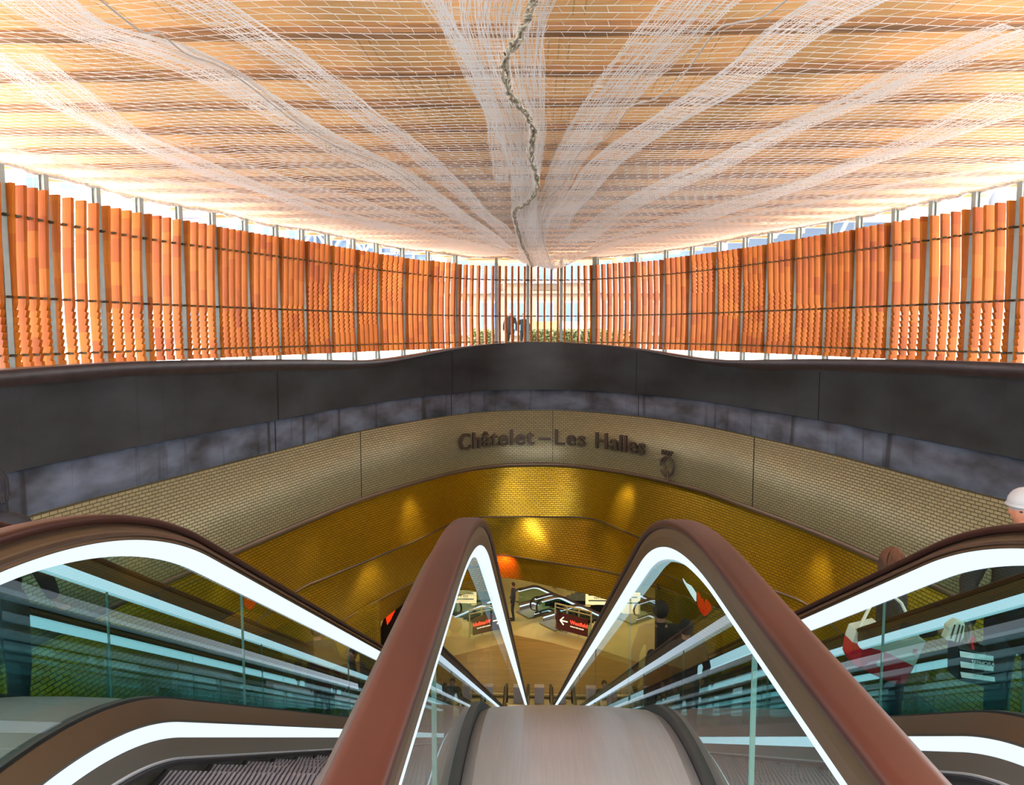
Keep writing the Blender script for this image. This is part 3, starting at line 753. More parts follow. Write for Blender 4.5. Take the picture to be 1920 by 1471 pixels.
for i in range(160):
    run = None
    for j in range(130):
        x, y = -16 + i * stp, 19 + j * stp; h = in_hole(x + .1, y + .1)
        if h or j == 129:
            if run is not None: mb.quad((x, run, FZ), (x + stp, run, FZ), (x + stp, y, FZ), (x, y, FZ)); run = None
        elif run is None: run = y
tag(mb.build('floor_concourse', M['floor_tile'], fix=True), 'beige stone floor of the concourse below', kind='structure')
mb = MB(); poly = [tuple(atz(x, y, FZ))[:2] for x, y in [(700, 1299), (700, 1282), (850, 1240), (940, 1212), (962, 1190), (1035, 1205), (1110, 1226), (1240, 1262), (1400, 1299)]]
mb.prism(poly, lambda a, b, t: (a, b, t), FZ + .004, FZ + .012); mb.build('floor_brown', M['floor_brown'], fix=True); tag(D.objects['floor_brown'], 'brown banded floor in the middle of the concourse', kind='structure')
a = atz(960, 1306, FZ); mb = MB(); mb.box(0, a.y, FZ + .03, 8, .10, .05); tag(mb.build('trim_5', M['hallwall']), 'raised strip where the escalators land', kind='structure')
mb = MB(); mb.box(0, 33, -13.6, 46, 30, .1); tag(mb.build('floor_lower', M['dark']), 'dark lower level glimpsed under the small escalators', kind='structure')
# walls and ceiling of the hall
n = 120; ra = [L4.at(L4.len * i / n) for i in range(n + 1)]; mb = MB(); r1, r2 = [], []
for p in ra:
    d = Vector((p.x, p.y - 14, 0)); d.normalize(); r1.append(Vector((p.x, p.y, -7.1))); r2.append(Vector((p.x, p.y, -7.1)) + d * 24)
mb.grid([r1, r2]); tag(mb.build('ceiling_concourse', M['hallceil']), 'dark ceiling of the concourse', kind='structure')
mb = MB(); mb.box(0, 40.1, -9.6, 46, .2, 9); tag(mb.build('wall_far', M['hallwall']), 'far wall of the concourse', kind='structure')
def side_wall(name, pts, lab):
    c_ = Curve(pts); rows = wall_rows(c_, [(FZ, 0), (-6.25, 0)]); wall(name, rows, M['gold'], lab)
side_wall('wall_shaft_left', [(-7.3, -3), (-7.2, 3), (-6.9, 9), (-6.35, 15)] + [tuple(atz(x, y, -6.3))[:2] for x, y in [(640, 1166), (690, 1137), (712, 1125)]] + [tuple(atz(712, 1200, -9))[:2]], 'golden wall left of the escalators')
side_wall('wall_shaft_right', [tuple(atz(1264, 1200, -9))[:2]] + [tuple(atz(x, y, -6.3))[:2] for x, y in [(1264, 1110), (1325, 1138), (1390, 1165)]] + [(6.4, 15.5), (7.1, 9), (7.4, 3), (7.5, -3)], 'golden wall right of the escalators')
def ppanel(name, pts, Y, th, mat, parent=None):
    q = [aty(x, y, Y) for x, y in pts]; mb = MB(); mb.prism([(p.x, p.z) for p in q], lambda a, b, t: (a, t, b), Y, Y + th)
    return mb.build(name, mat, parent, fix=True)
tag(ppanel('wall_recess_shade_left', [(712, 1300), (712, 1182), (722, 1152), (745, 1121), (790, 1091), (832, 1078), (832, 1300)], 23.9, .4, M['dark']), 'dark arched panel painted as the shaded recess beside the left gold wall', kind='structure')  # flat panel, near-black to stand for the shade inside the opening
M['sign_red'] = emit('sign_red', (1, .045, .006), .22); M['sign_white'] = emit('sign_white', (1, 1, 1), .35)
def z2(l, s=5.072, ox=680, oy=1060): return [(x / s + ox, y / s + oy) for x, y in l]
def lit(name, red, white, Y, lab, flip):
    q = aty(*white[0], Y); T_ = thing(name, (0, 0, 0), 0, lab, 'sign', 'lit red and white signs')
    for nm, pts, m_ in (('red_face', red, M['sign_red']), ('white_face', white, M['sign_white'])):
        pp = [aty(x, y, Y) for x, y in pts]; mb = MB(); mb.prism([(p.x, p.z) for p in pp], lambda a, b, t: (a, t, b), Y - .05, Y - .01); mb.build(nm, m_, T_, fix=True)
    pp = [aty(x, y, Y) for x, y in (white[0], red[0])]; a, b = pp[0], pp[-1]
    mb = MB(); mb.bar((a.x, Y + .02, a.z), (b.x, Y + .02, b.z), .05, .05); mb.build('bracket', M['dark'], T_)
lit('lit_sign', z2([(235, 560), (222, 480), (218, 400), (228, 360), (245, 328), (262, 312), (274, 318), (278, 352), (284, 350), (300, 290), (312, 262), (322, 282), (336, 250), (342, 262), (343, 340), (325, 395), (265, 520)]),
    z2([(440, 155), (445, 163), (405, 240), (370, 300), (352, 328), (346, 322), (345, 262), (395, 200)]), 23.85, 'lit sign with a white blade over a red hand-like shape, on the left recess', 0)
lit('lit_sign', z2([(610, 525), (575, 490), (556, 450), (542, 410), (540, 350), (540, 295), (548, 293), (560, 305), (578, 352), (580, 366), (588, 356), (602, 366), (604, 395), (608, 440), (613, 400), (618, 372), (630, 364), (650, 385), (668, 412), (676, 462), (640, 505)], ox=1200, oy=1050),
    z2([(403, 170), (412, 172), (440, 212), (490, 242), (520, 285), (533, 310), (531, 382), (524, 384), (490, 335), (440, 250), (415, 205)], ox=1200, oy=1050), 17.5, 'lit sign with a white blade over a red hand-like shape, on the right gold wall', 1)

# far small escalators
EPF = EPath(.9, 1.2, .95, -2.6, 1.0, None, ystart=.3)
M_keep = M['glass']
for k, (bx, by, ang, w, lab) in enumerate(FARE):
    escalator(lab, EPF, 0, w, (bx, by, FZ), rad(ang), steps=True, nsteps=14, group='small escalators on the concourse', joints=(1.6, 1.6))
    if k < 2:
        pass
# gates posts between the landings at the foot
bm_ = MB(); bm_.box(0, 0, .25, .30, .22, .5); bm_.box(0, 0, .51, .32, .24, .03); bol = bm_.mesh('pillar'); M['pillar'] = plain('pale_grey_post', (.5, .48, .52), .5); bol.materials.append(M['pillar'])
for X, lab in ((-.856, 'pale grey post at the foot of the left middle escalator'), (.12, 'pale grey post between the two middle escalators at their foot'), (1.096, 'pale grey post at the foot of the right middle escalator'), (-2.0, 'pale grey post left of the row at the escalator foot'), (2.3, 'pale grey post at the right end of the row at the escalator foot')):
    o = D.objects.new('bollard', bol); COL.objects.link(o); o.location = (X, 22.9, FZ); tag(o, lab, 'bollard', 'pale posts at the escalator foot')
# railing with the red direction sign
def flat_text(s, size, depth, name='letter', mat=None, parent=None, bold=0.0):
    cu = D.curves.new(name, 'FONT'); cu.body = s; cu.size = size; cu.extrude = depth / 2; cu.offset = bold; cu.resolution_u = 4; cu.fill_mode = 'BOTH'
    t = D.objects.new('tmp_text', cu); COL.objects.link(t); bpy.context.view_layer.update()
    me = D.meshes.new_from_object(t.evaluated_get(bpy.context.evaluated_depsgraph_get())); D.objects.remove(t); D.curves.remove(cu)
    me.name = name; me.materials.clear(); o = link(name, me, mat or M['trim'], parent); return o
def bbx(o): xs = [v.co.x for v in o.data.vertices]; ys = [v.co.y for v in o.data.vertices]; return min(xs), max(xs), min(ys), max(ys)
a = atz(1041, 1180, FZ); b = atz(1108, 1198, FZ); ang = math.atan2(b.y - a.y, b.x - a.x); Lr = (b - a).length
R_ = thing('railing', (a.x, a.y, FZ), ang, 'metal railing with a dark red arrow sign hung on it in the concourse', 'railing')
M['brass'] = plain('warm_steel', (.55, .48, .28), .35, .7)
for k in range(4):
    mb = MB(); mb.box(Lr * k / 3, 0, .55, .045, .045, 1.1); mb.build('baluster_post', M['brass'], R_)
mb = MB(); mb.bar((0, 0, 1.1), (Lr, 0, 1.1), .05); mb.bar((0, 0, .95), (Lr, 0, .95), .03); mb.build('top_rail', M['brass'], R_)
mb = MB(); mb.box(Lr / 2, .02, .5, Lr - .1, .012, .8); mb.build('glass_infill', M['glass'], R_)
M['sign_dark'] = plain('dark_red_panel', (.075, .006, .006), .4)
SG = thing('direction_sign', (a.x + .05 * math.sin(ang), a.y - .05 * math.cos(ang), FZ), ang, 'dark red sign board with a white left arrow and red lettering, hung on the railing', 'sign')
mb = MB(); mb.box(Lr * .5, -.03, .46, Lr * .88, .03, .72); mb.build('board', M['sign_dark'], SG, bevel=.005)
M['white_ink_glow'] = plain('white_ink_glow', (.85, .8, .6), .5, emis=(1, .9, .6), es=.25); M['red_ink_glow'] = plain('red_ink_glow', (.8, .02, .015), .5, emis=(1, .05, .02), es=.5); M['black_ink'] = plain('black_ink', (.02, .02, .02), .6)  # white and red lettering emit a little, a glow added to the ink
mb = MB(); x0 = Lr * .18; y = -.05; mb.bar((x0, y, .5), (x0 + .34, y, .5), .04); mb.bar((x0, y, .5), (x0 + .16, y, .66), .04); mb.bar((x0, y, .5), (x0 + .16, y, .34), .04); mb.build('arrow', M['white_ink_glow'], SG)
t = flat_text('Westfield', .20, .008, 'lettering', M['red_ink_glow'], SG, .006); t.rotation_euler = (math.pi / 2, 0, 0); t.location = (Lr * .46, -.052, .46)
t = flat_text('FORUM DES HALLES', .068, .008, 'small_lettering', M['white_ink_glow'], SG); t.rotation_euler = (math.pi / 2, 0, 0); t.location = (Lr * .46, -.052, .33)
# information boards
M['board'] = plain('pale_board_glow', (.72, .64, .38), .5, emis=(1, .85, .45), es=.12)  # faint glow added to the board colour, the board is no lamp
for (xa, xb, Y, lab) in ((852, 908, 30.4, 'pale information wall with two black lines, left side of the concourse'), (1098, 1150, 31.5, 'pale information wall with two black lines, right side of the concourse')):
    p = aty(xa, 1110, Y); q = aty(xb, 1110, Y); T_ = thing('information_board', (p.x, Y, FZ), 0, lab, 'information board', 'pale information walls'); w = q.x - p.x; hh = 1.9
    top = aty(xa, 1107, Y).z - FZ
    mb = MB(); mb.box(w / 2, 0, top / 2, w, .12, top); mb.build('panel', M['board'], T_, bevel=.01)
    for k, dz in enumerate((.17, .42)):
        mb = MB(); mb.box(w / 2, -.065, top - dz, w * .8, .01, .05); mb.build('black_line', M['black_ink'], T_)
    s_ = flat_text('RER A B D', .14, .006, 'lettering', M['black_ink'], T_); s_.rotation_euler = (math.pi / 2, 0, 0); s_.location = (w * .3, -.066, top - .34)
# hall columns far back
for X, Y in ((.9, 33.5), (1.55, 33.2)):
    mb = MB(); mb.tube([(0, 0, 0), (0, 0, 3.4)], .11, 12); o = mb.build('column', M['hallwall'], smooth=True); o.location = (X, Y, FZ); tag(o, 'slim %s column far back in the concourse' % ('left' if X < 1 else 'right'), 'column', 'slim columns far back')

# warm spots added in open air for highlights on the golden courses, and lamps in the concourse ceiling
for x, E_ in ((600, 14), (775, 42), (955, 16), (1175, 44), (1530, 46), (420, 14)):
    t = CC.find_px(x, -3.1); p = CC.at(t); n_ = CC.nrm(t); q = p - n_ * .42
    light('highlight_spot', 'SPOT', (q.x, q.y, -3.0), E_, (1, .74, .30), (p.x + n_.x * .25, p.y + n_.y * .25, -5.0), .15, 58, 1)
for x, E_ in ((700, 24), (985, 15), (1300, 14)):
    t = min(range(400), key=lambda i: abs(px((L2.at(L2.len * i / 400).x, L2.at(L2.len * i / 400).y, -4.9))[0] - x) if L2.at(L2.len * i / 400).y > 10 else 9999) * L2.len / 400
    p = L2.at(t); n_ = L2.nrm(t); q = p - n_ * .7
    light('highlight_spot', 'SPOT', (q.x, q.y, -4.98), E_, (1, .74, .30), (p.x, p.y, -5.8), .2, 100, 1)
for X, Y, e in ((-4, 29, 26), (2, 30, 26), (0, 26.5, 12), (5, 27, 16), (-5.5, 22, 12), (5.5, 21, 12), (0, 36, 14)):
    light('hall_lamp', 'AREA', (X, Y, -7.2), e, WARM, (X, Y, -12), 1.2)
light('red_lamp', 'SPOT', (-1.6, 24.2, -6.45), 25, (1, .12, .03), (-1.2, 25.1, -6.9), .05, 80)

# ------------------------------------------------------------------ station name on the fascia
M['letter'] = plain('letter_bronze', (.10, .075, .062), .45, .3)
ST = thing('station_sign', (0, 24.9, -2.1), 0, 'raised bronze letters of the station name on the champagne tiles', 'sign')
def on_wall(o, t, z, stand, cx_):
    p = CC.at(t); d = CC.tan(t); n_ = CC.nrm(t); p = p - n_ * stand
    R = Matrix(((d.x, 0, -n_.x), (d.y, 0, -n_.y), (0, 1, 0))).to_4x4()
    o.matrix_world = Matrix.Translation((p.x, p.y, z)) @ R @ Matrix.Translation((-cx_, 0, 0))
SZ = .76
def word(w, xa, xb):
    ta, tb = CC.find_px(xa, -2.2), CC.find_px(xb, -2.2); full = flat_text(w, SZ, .08, mat=M['letter'], bold=.012); fx0, fx1, _, _ = bbx(full)
    k = (tb - ta) / (fx1 - fx0)
    me_ = full.data; D.objects.remove(full); D.meshes.remove(me_)
    for i, ch in enumerate(w):
        o = flat_text(ch, SZ, .08, 'letter', M['letter'], None, .012); c0, c1, _, _ = bbx(o)
        pre = flat_text(w[:i + 1], SZ, .08, 'tmp', M['letter'], None, .012); _, p1, _, _ = bbx(pre); pm = pre.data; D.objects.remove(pre); D.meshes.remove(pm)
        mid = p1 - (c1 - c0) / 2; t = ta + (mid - fx0) * k
        on_wall(o, t, -2.39, .10, (c0 + c1) / 2); o.parent = ST; o.matrix_parent_inverse = ST.matrix_world.inverted()
bpy.context.view_layer.update()
word('Châtelet', 856, 1003); word('–', 1010, 1032); word('Les', 1041, 1101); word('Halles', 1117, 1214)
LG = thing('operator_logo', (3.9, 22.5, -2.4), 0, 'round bronze transport emblem with a face profile, right of the station name', 'emblem')
bpy.context.view_layer.update()
tL = CC.find_px(1255, -2.4)
def glue(o, cx_=0, z=-2.62, st=.10): on_wall(o, tL, z, st, cx_); o.parent = LG; o.matrix_parent_inverse = LG.matrix_world.inverted()
mb = MB(); arc_ = [(.27 * math.cos(rad(a)), .30 * math.sin(rad(a)), 0) for a in range(-150, 181, 15)]; mb.tube(arc_, .036, 8); glue(mb.build('ring', M['letter'], smooth=True))
mb = MB(); mb.tube([(.02, -.46, 0), (.05, -.30, 0), (.02, -.16, 0), (-.06, -.13, 0), (-.09, -.07, 0), (-.06, -.03, 0), (-.12, .02, 0), (-.11, .06, 0), (-.21, .13, 0), (-.10, .16, 0), (-.05, .24, 0), (.10, .30, 0)], [.02, .05, .045, .04, .035, .035, .03, .035, .03, .035, .035, .03], 8); glue(mb.build('face_profile', M['letter'], smooth=True))
o = flat_text('RATP', .20, .05, 'lettering', M['letter'], None, .006); c0, c1, _, _ = bbx(o); glue(o, (c0 + c1) / 2, -2.27)

# ------------------------------------------------------------------ people
def capsule(mb, a, b, ra, rb, n=12, fl=1.0, ax=None):
    a = Vector(a); b = Vector(b); d = b - a; L = d.length; d = d / L if L > 1e-6 else Vector((0, 0, 1))
    x_ = d.orthogonal().normalized() if ax is None else (Vector(ax) - d * d.dot(Vector(ax))).normalized(); y_ = d.cross(x_)
    rows = []
    for i in range(5): th = math.pi / 2 * i / 4; rows.append((a - d * ra * math.cos(th), max(ra * math.sin(th), 1e-4)))
    for i in range(5): th = math.pi / 2 * i / 4; rows.append((b + d * rb * math.sin(th), max(rb * math.cos(th), 1e-4)))
    mb.grid([[c + x_ * (r_ * math.cos(2 * math.pi * k / n)) + y_ * (r_ * fl * math.sin(2 * math.pi * k / n)) for k in range(n)] for c, r_ in rows], closed=True)
def fuse(mb, name, mat, parent, vox=.012, smooth=4):
    me = mb.mesh('tmp'); b = bmesh.new(); b.from_mesh(me); bmesh.ops.recalc_face_normals(b, faces=b.faces); b.to_mesh(me); b.free()
    o = D.objects.new('tmp', me); COL.objects.link(o)
    m = o.modifiers.new('r', 'REMESH'); m.mode = 'VOXEL'; m.voxel_size = vox
    m2 = o.modifiers.new('s', 'SMOOTH'); m2.factor = .5; m2.iterations = smooth
    bpy.context.view_layer.update()
    r_ = D.meshes.new_from_object(o.evaluated_get(bpy.context.evaluated_depsgraph_get())); D.objects.remove(o); D.meshes.remove(me); r_.name = name; r_.materials.clear()
    return link(name, r_, mat, parent, True)
M['skin'] = plain('skin', (.42, .17, .10), .5); M['eye'] = plain('eye_dark', (.01, .01, .01), .3); M['lips'] = plain('lips', (.28, .06, .05), .5)
def cloth(name, c, noise=.15): return plain(name, c, .85, noise=noise, nscale=6)
def fingers(mb, w, dirv, side, curl=.5, palm_n=(0, 1, 0)):
    """five fingers from the wrist: dirv along the hand, side towards the thumb"""
    w = Vector(w); dv = Vector(dirv).normalized(); sd = (Vector(side) - dv * dv.dot(Vector(side))).normalized(); pn = dv.cross(sd)
    capsule(mb, w, w + dv * .035, .024, .030, 10, .55, sd); capsule(mb, w + dv * .035, w + dv * .075, .034, .036, 10, .45, sd)
    for k, (o_, L) in enumerate(((.027, .068), (.009, .076), (-.009, .070), (-.027, .055))):
        p = w + dv * .085 + sd * o_; c = curl * (1 + .15 * k); d1 = (dv * math.cos(c) + pn * math.sin(c)); q = p + d1 * L * .5; d2 = (dv * math.cos(c * 2.1) + pn * math.sin(c * 2.1)); r_ = q + d2 * L * .5
        capsule(mb, p, q, .0095, .0088, 8); capsule(mb, q, r_, .0088, .0075, 8)
    p = w + dv * .03 + sd * .032; q = p + (dv * .6 + sd * .6 + pn * .3).normalized() * .035; r_ = q + (dv * .9 + sd * .1 + pn * .4).normalized() * .028
    capsule(mb, p, q, .012, .010, 8); capsule(mb, q, r_, .010, .008, 8)
def person(loc, rz, label, h=1.7, coat=(.02, .02, .025), legs=(.02, .02, .03), hair=(.05, .02, .01), armR=None, armL=None, hat=None, glasses=False, long_hair=False, detail=True, head_turn=0, coat_len=.0, skin=None, stride=.0, group='people on the escalators'):
    P_ = thing('person', loc, rz, label, 'person', group); k = h / 1.7; V = lambda x, y, z: Vector((x * k, y * k, z * k))
    vox = .011 if detail else .02
    sk = M['skin']
    armR = armR or ((.27, .02, 1.12), (.26, .14, .90)); armL = armL or ((-.27, .02, 1.12), (-.26, .10, .88))
    legs_ = [(.09, 0, .90), (.10, .03 + stride, .49), (.105, -.02 + stride, .09)], [(-.09, 0, .90), (-.10, .03 - stride, .49), (-.105, -.03 - stride, .09)]
    mb = MB(); ht = rad(head_turn); hy = lambda x, y: (x * math.cos(ht) - y * math.sin(ht), x * math.sin(ht) + y * math.cos(ht))
    def H(x, y, z): a_, b_ = hy(x, y); return V(a_, b_ + .015, z)
    mb.ball(H(0, 0, 1.60), (.078 * k, .092 * k, .105 * k), 16, 12); capsule(mb, H(0, .03, 1.54), H(0, .055, 1.525), .055 * k, .038 * k)
    capsule(mb, H(0, .088, 1.60), H(0, .108, 1.575), .010 * k, .014 * k, 8)
    for sx in (-1, 1): capsule(mb, H(sx * .080, -.005, 1.61), H(sx * .080, .0, 1.575), .014 * k, .010 * k, 8)
    capsule(mb, V(0, -.01, 1.42), V(0, .0, 1.54), .060 * k, .052 * k)
    capsule(mb, V(0, 0, 1.05), V(0, -.01, 1.36), .12 * k, .13 * k, 14, .7, (1, 0, 0)); capsule(mb, V(0, 0, .95), V(0, 0, 1.05), .13 * k, .12 * k, 14, .75, (1, 0, 0))
    capsule(mb, V(-.15, -.01, 1.40), V(.15, -.01, 1.40), .055 * k, .055 * k)
    for lg in legs_:
        capsule(mb, V(*lg[0]), V(*lg[1]), .080 * k, .052 * k); capsule(mb, V(*lg[1]), V(*lg[2]), .050 * k, .034 * k)
    for sx, (e, w) in ((1, armR), (-1, armL)):
        s0 = V(sx * .185, -.01, 1.39); e = V(*e); w = V(*w); capsule(mb, s0, e, .045 * k, .036 * k); capsule(mb, e, w, .035 * k, .024 * k)
        if detail: fingers(mb, w, w - e, (-sx * .4, .9, .3), .55)
        else: capsule(mb, w, w + (w - e).normalized() * .09, .03 * k, .02 * k)
    fuse(mb, 'body', sk, P_, vox, 3)
    # clothes
    mb = MB(); capsule(mb, V(0, -.005, 1.02 - coat_len), V(0, -.01, 1.33), (.155 + coat_len * .1) * k, .150 * k, 16, .74, (1, 0, 0)); capsule(mb, V(-.14, -.01, 1.385), V(.14, -.01, 1.385), .078 * k, .078 * k); capsule(mb, V(0, -.01, 1.40), V(0, -.005, 1.455), .08 * k, .068 * k)
    for sx, (e, w) in ((1, armR), (-1, armL)):
        s0 = V(sx * .185, -.01, 1.38); e = V(*e); w = V(*w); capsule(mb, s0, e, .066 * k, .054 * k); capsule(mb, e, e.lerp(w, .92), .053 * k, .040 * k)
    fuse(mb, 'jacket', cloth('coat', coat), P_, max(vox, .014), 4)
    mb = MB(); capsule(mb, V(0, 0, .92), V(0, 0, 1.02), .150 * k, .145 * k, 14, .75, (1, 0, 0))
    for lg in legs_: capsule(mb, V(*lg[0]), V(*lg[1]), .096 * k, .068 * k); capsule(mb, V(*lg[1]), V(lg[2][0], lg[2][1], lg[2][2] + .02), .066 * k, .052 * k)
    fuse(mb, 'trousers', cloth('trousers', legs), P_, max(vox, .016), 3)
    for lg in legs_:
        mb = MB(); a_ = V(lg[2][0], lg[2][1] - .02, .045); b_ = V(lg[2][0], lg[2][1] + .15, .035); capsule(mb, a_, b_, .043 * k, .035 * k, 12, .8, (1, 0, 0)); o = mb.build('shoe', M['eye'], P_, smooth=True)
    # face and hair
    for sx in (-1, 1):
        mb = MB(); c = H(sx * .030, .083, 1.607); mb.ball(c, (.011 * k, .007 * k, .006 * k), 8, 6); mb.build('eye', M['eye'], P_, smooth=True)
    mb = MB(); mb.ball(H(0, .088, 1.545), (.022 * k, .008 * k, .006 * k), 10, 6); mb.build('mouth', M['lips'], P_, smooth=True)
    mb = MB(); hc = H(0, -.022, 1.625); mb.ball(hc, (.090 * k, .096 * k, .102 * k), 16, 12)
    if long_hair:
        capsule(mb, H(0, -.06, 1.60), H(0, -.085, 1.40), .082 * k, .055 * k); 
        for sx in (-1, 1): capsule(mb, H(sx * .065, -.01, 1.62), H(sx * .075, .0, 1.44), .032 * k, .026 * k)
    if hat is None or long_hair or True:
        ho = fuse(mb, 'hair', cloth('hair', hair, .35), P_, .012, 2)
        if long_hair:
            sm_ = MB(); rnd = random.Random(5)
            for q_ in range(150):
                az = rnd.uniform(0, 2 * math.pi)
                if .9 < az < 2.2: continue     # leaves the face free
                cx_, cy2 = math.cos(az), math.sin(az); end = rnd.uniform(.10, .24); pts_ = []
                for e_ in range(7):
                    ph_ = e_ / 3.2; rr2 = math.sin(min(ph_, 1.5)) * 1.0; zz_ = .104 * math.cos(min(ph_, 1.57)) - max(0, ph_ - 1.4) * end
                    wv = .006 * math.sin(e_ * 1.7 + q_); pts_.append(H(.096 * rr2 * cx_ + wv, -.022 + .102 * rr2 * cy2, 1.625 + zz_))
                sm_.tube(pts_, .006, 5)
            sm_.build('hair_strands', cloth('hair_light', (hair[0] * 1.8, hair[1] * 1.7, hair[2] * 1.5), .4), ho, smooth=True)
    if hat:
        mb = MB(); mb.ball(H(0, -.008, 1.655), (.100 * k, .108 * k, .085 * k), 18, 12); mb.tube([H(.098 * math.cos(a_), .104 * math.sin(a_) - .008, 1.635) for a_ in [2 * math.pi * q / 18 for q in range(18)]], .012 * k, 8, closed=True); mb.build('knit_hat', cloth('hat', hat), P_, smooth=True)
    if glasses:
        mb = MB()
        for sx in (-1, 1): c = H(sx * .031, .098, 1.605); mb.tube([(c.x + .022 * math.cos(a_), c.y, c.z + .017 * math.sin(a_)) for a_ in [2 * math.pi * q / 12 for q in range(12)]], .003, 5, closed=True)
        mb.bar(H(-.008, .1, 1.607), H(.008, .1, 1.607), .004); mb.build('glasses', M['eye'], P_)
    return P_
def step_z(Y):
    q = EP.dense(.90, .05); return min(q, key=lambda p: abs(p[0] - Y))[1]
def rider(x, Y, **kw):
    p = aty(x, 900, Y); return (p.x, Y, step_z(Y) + kw.get('up', 0.012))
person(rider(1685, 5.75), rad(-120), 'person with brown hair and dark jacket, carrying the red and white tote bag', 1.72, coat=(.012, .014, .02), hair=(.05, .019, .008), long_hair=True,
       armR=((.27, .06, 1.14), (.20, .30, 1.20)), head_turn=20)
person(rider(1928, 4.35), rad(150), 'person in a white knit hat and dark coat at the right edge', 1.70, coat=(.006, .007, .010), hair=(.25, .22, .2), hat=(.35, .35, .37), coat_len=.12)
person(rider(-22, 3.9), rad(0), 'person in dark clothes cut by the left edge, on the far left escalator', 1.60, coat=(.006, .005, .008), hair=(.006, .005, .008), long_hair=True)
person(rider(651, 11.6), rad(180), 'person with dark hair and glasses riding up, face seen through the left glass', 1.60, coat=(.03, .02, .02), hair=(.015, .01, .01), glasses=True, detail=False)
person(rider(588, 9.2), rad(20), 'person in a dark coat on the far left escalator, above the one with glasses', 1.62, coat=(.01, .01, .012), hair=(.02, .012, .01), detail=False)
person(rider(852, 8.6), rad(0), 'person with dark clothes riding the left middle escalator, back to the camera', 1.62, coat=(.012, .006, .008), hair=(.01, .006, .006), detail=False)
person(rider(896, 11.4), rad(0), 'person in a dark red jacket lower down the left middle escalator', 1.62, coat=(.10, .008, .008), hair=(.01, .006, .006), detail=False)
person(rider(1243, 8.0), rad(0), 'person in a dark brown coat riding the right middle escalator', 1.72, coat=(.014, .008, .006), hair=(.02, .01, .007), coat_len=.2)
person(rider(1292, 6.6), rad(0), 'person in a black coat nearest on the right middle escalator', 1.28, coat=(.006, .005, .009), hair=(.008, .006, .008), detail=False)
person((atz(936, 1372, FZ).x, 20.9, FZ + .01), rad(180), 'small person standing at the foot of the left middle escalator', 1.7, detail=False)
q = atz(962, 1162, FZ); person((q.x, q.y, FZ), rad(90), 'dark distant person beside the far small escalator', 1.6, detail=False, group='people in the distance')
for x, Y, hh, lab, kw in ((957, 31.5, 1.75, 'distant person with white hair and dark coat beyond the slats', dict(hair=(.8, .8, .8), hat=(.85, .85, .85))), (982, 32.5, 1.65, 'distant person in black beside the grey post beyond the slats', dict(hair=(.01, .01, .01)))):
    p = aty(x, 600, Y); person((p.x, Y, .62), rad(170), lab, hh, coat=(.006, .006, .008), legs=(.006, .006, .008), detail=False, group='people out on the square', **kw)

# shopping bags
def pxp(pts, Y, th, name, mat, parent):
    q = [aty(x, y, Y) for x, y in pts]; mb = MB(); mb.prism([(p.x, p.z) for p in q], lambda a, b, t: (a, t, b), Y, Y + th); return mb.build(name, mat, parent, fix=True, bevel=.006 if th > .05 else 0)
M['canvas'] = cloth('canvas_white', (.80, .75, .68), .08); M['red_cloth'] = cloth('red_cloth', (.75, .012, .03), .1)
TB = thing('tote_bag', (0, 0, 0), 0, 'big tote bag, pale above, red below with a bitten fruit mark', 'bag')
Yb = 5.35
pxp([(1606, 1182), (1598, 1204), (1663, 1224), (1715, 1250), (1737, 1202), (1719, 1194), (1700, 1199), (1668, 1200), (1651, 1171)], Yb, .14, 'upper_panel', M['canvas'], TB)
pxp([(1598, 1204), (1593.5, 1231), (1600, 1245), (1629, 1261), (1675, 1282), (1696, 1282), (1715, 1250), (1663, 1224)], Yb, .14, 'lower_panel', M['red_cloth'], TB)
for sgn in (0, .13):
    mb = MB(); mb.tube([aty(1608, 1182, Yb + sgn), aty(1640, 1120, Yb + .1), aty(1660, 1105, Yb + .12), aty(1690, 1130, Yb + .1), aty(1722, 1195, Yb + sgn)], .012, 6); mb.build('handle', M['canvas'], TB, smooth=True)
c = aty(1648.5, 1243, Yb); mb = MB(); pts = []
for a_ in range(0, 360, 15):
    r_ = .023 * (1 - .12 * abs(math.cos(rad(a_ - 90)) ** 8)); x_, z_ = r_ * math.cos(rad(a_)), r_ * math.sin(rad(a_))
    dd = math.hypot(x_ - .026, z_ - .003)
    if dd < .012: x_ = .026 - .012 * (1 - abs(z_) / .03)
    pts.append((c.x + x_, c.z + z_))
mb.prism(pts, lambda a, b, t: (a, t, b), Yb - .006, Yb - .001); mb.ball((c.x + .006, Yb - .004, c.z + .031), (.004, .002, .009), 8, 6); mb.build('fruit_mark', M['canvas'], TB)
pxp([(1713, 1216), (1720, 1217), (1719, 1226), (1712, 1225)], Yb - .004, .003, 'small_tag', M['red_cloth'], TB)
M['black_paper'] = plain('black_paper', (.006, .006, .007), .35); M['white_paper'] = plain('white_paper', (.85, .85, .88), .5); M['cream'] = cloth('cream_cloth', (.75, .72, .58), .1)
SB = thing('shopping_bag', (0, 0, 0), 0, 'black paper shopping bag with white stripes and small capitals, carried on the right', 'bag')
Ys = 4.0
pxp([(1799, 1214), (1866, 1229), (1868, 1292), (1798, 1276)], Ys, .12, 'paper_body', M['black_paper'], SB)
for i, q in enumerate((((1799.5, 1220), (1863, 1230), (1863, 1239), (1801, 1231)), ((1800.5, 1239.5), (1863, 1249), (1863, 1258), (1802, 1250.5)), ((1801, 1259), (1865, 1269), (1866, 1277.5), (1803, 1269.5)))): pxp(q, Ys - .003, .002, 'white_stripe', M['white_paper'], SB)
t = flat_text('SEPHORA', .030, .002, 'lettering', M['white_paper'], SB); p = aty(1820, 1243, Ys); t.rotation_euler = (math.pi / 2, rad(6), 0); t.location = (p.x, Ys - .004, p.z)
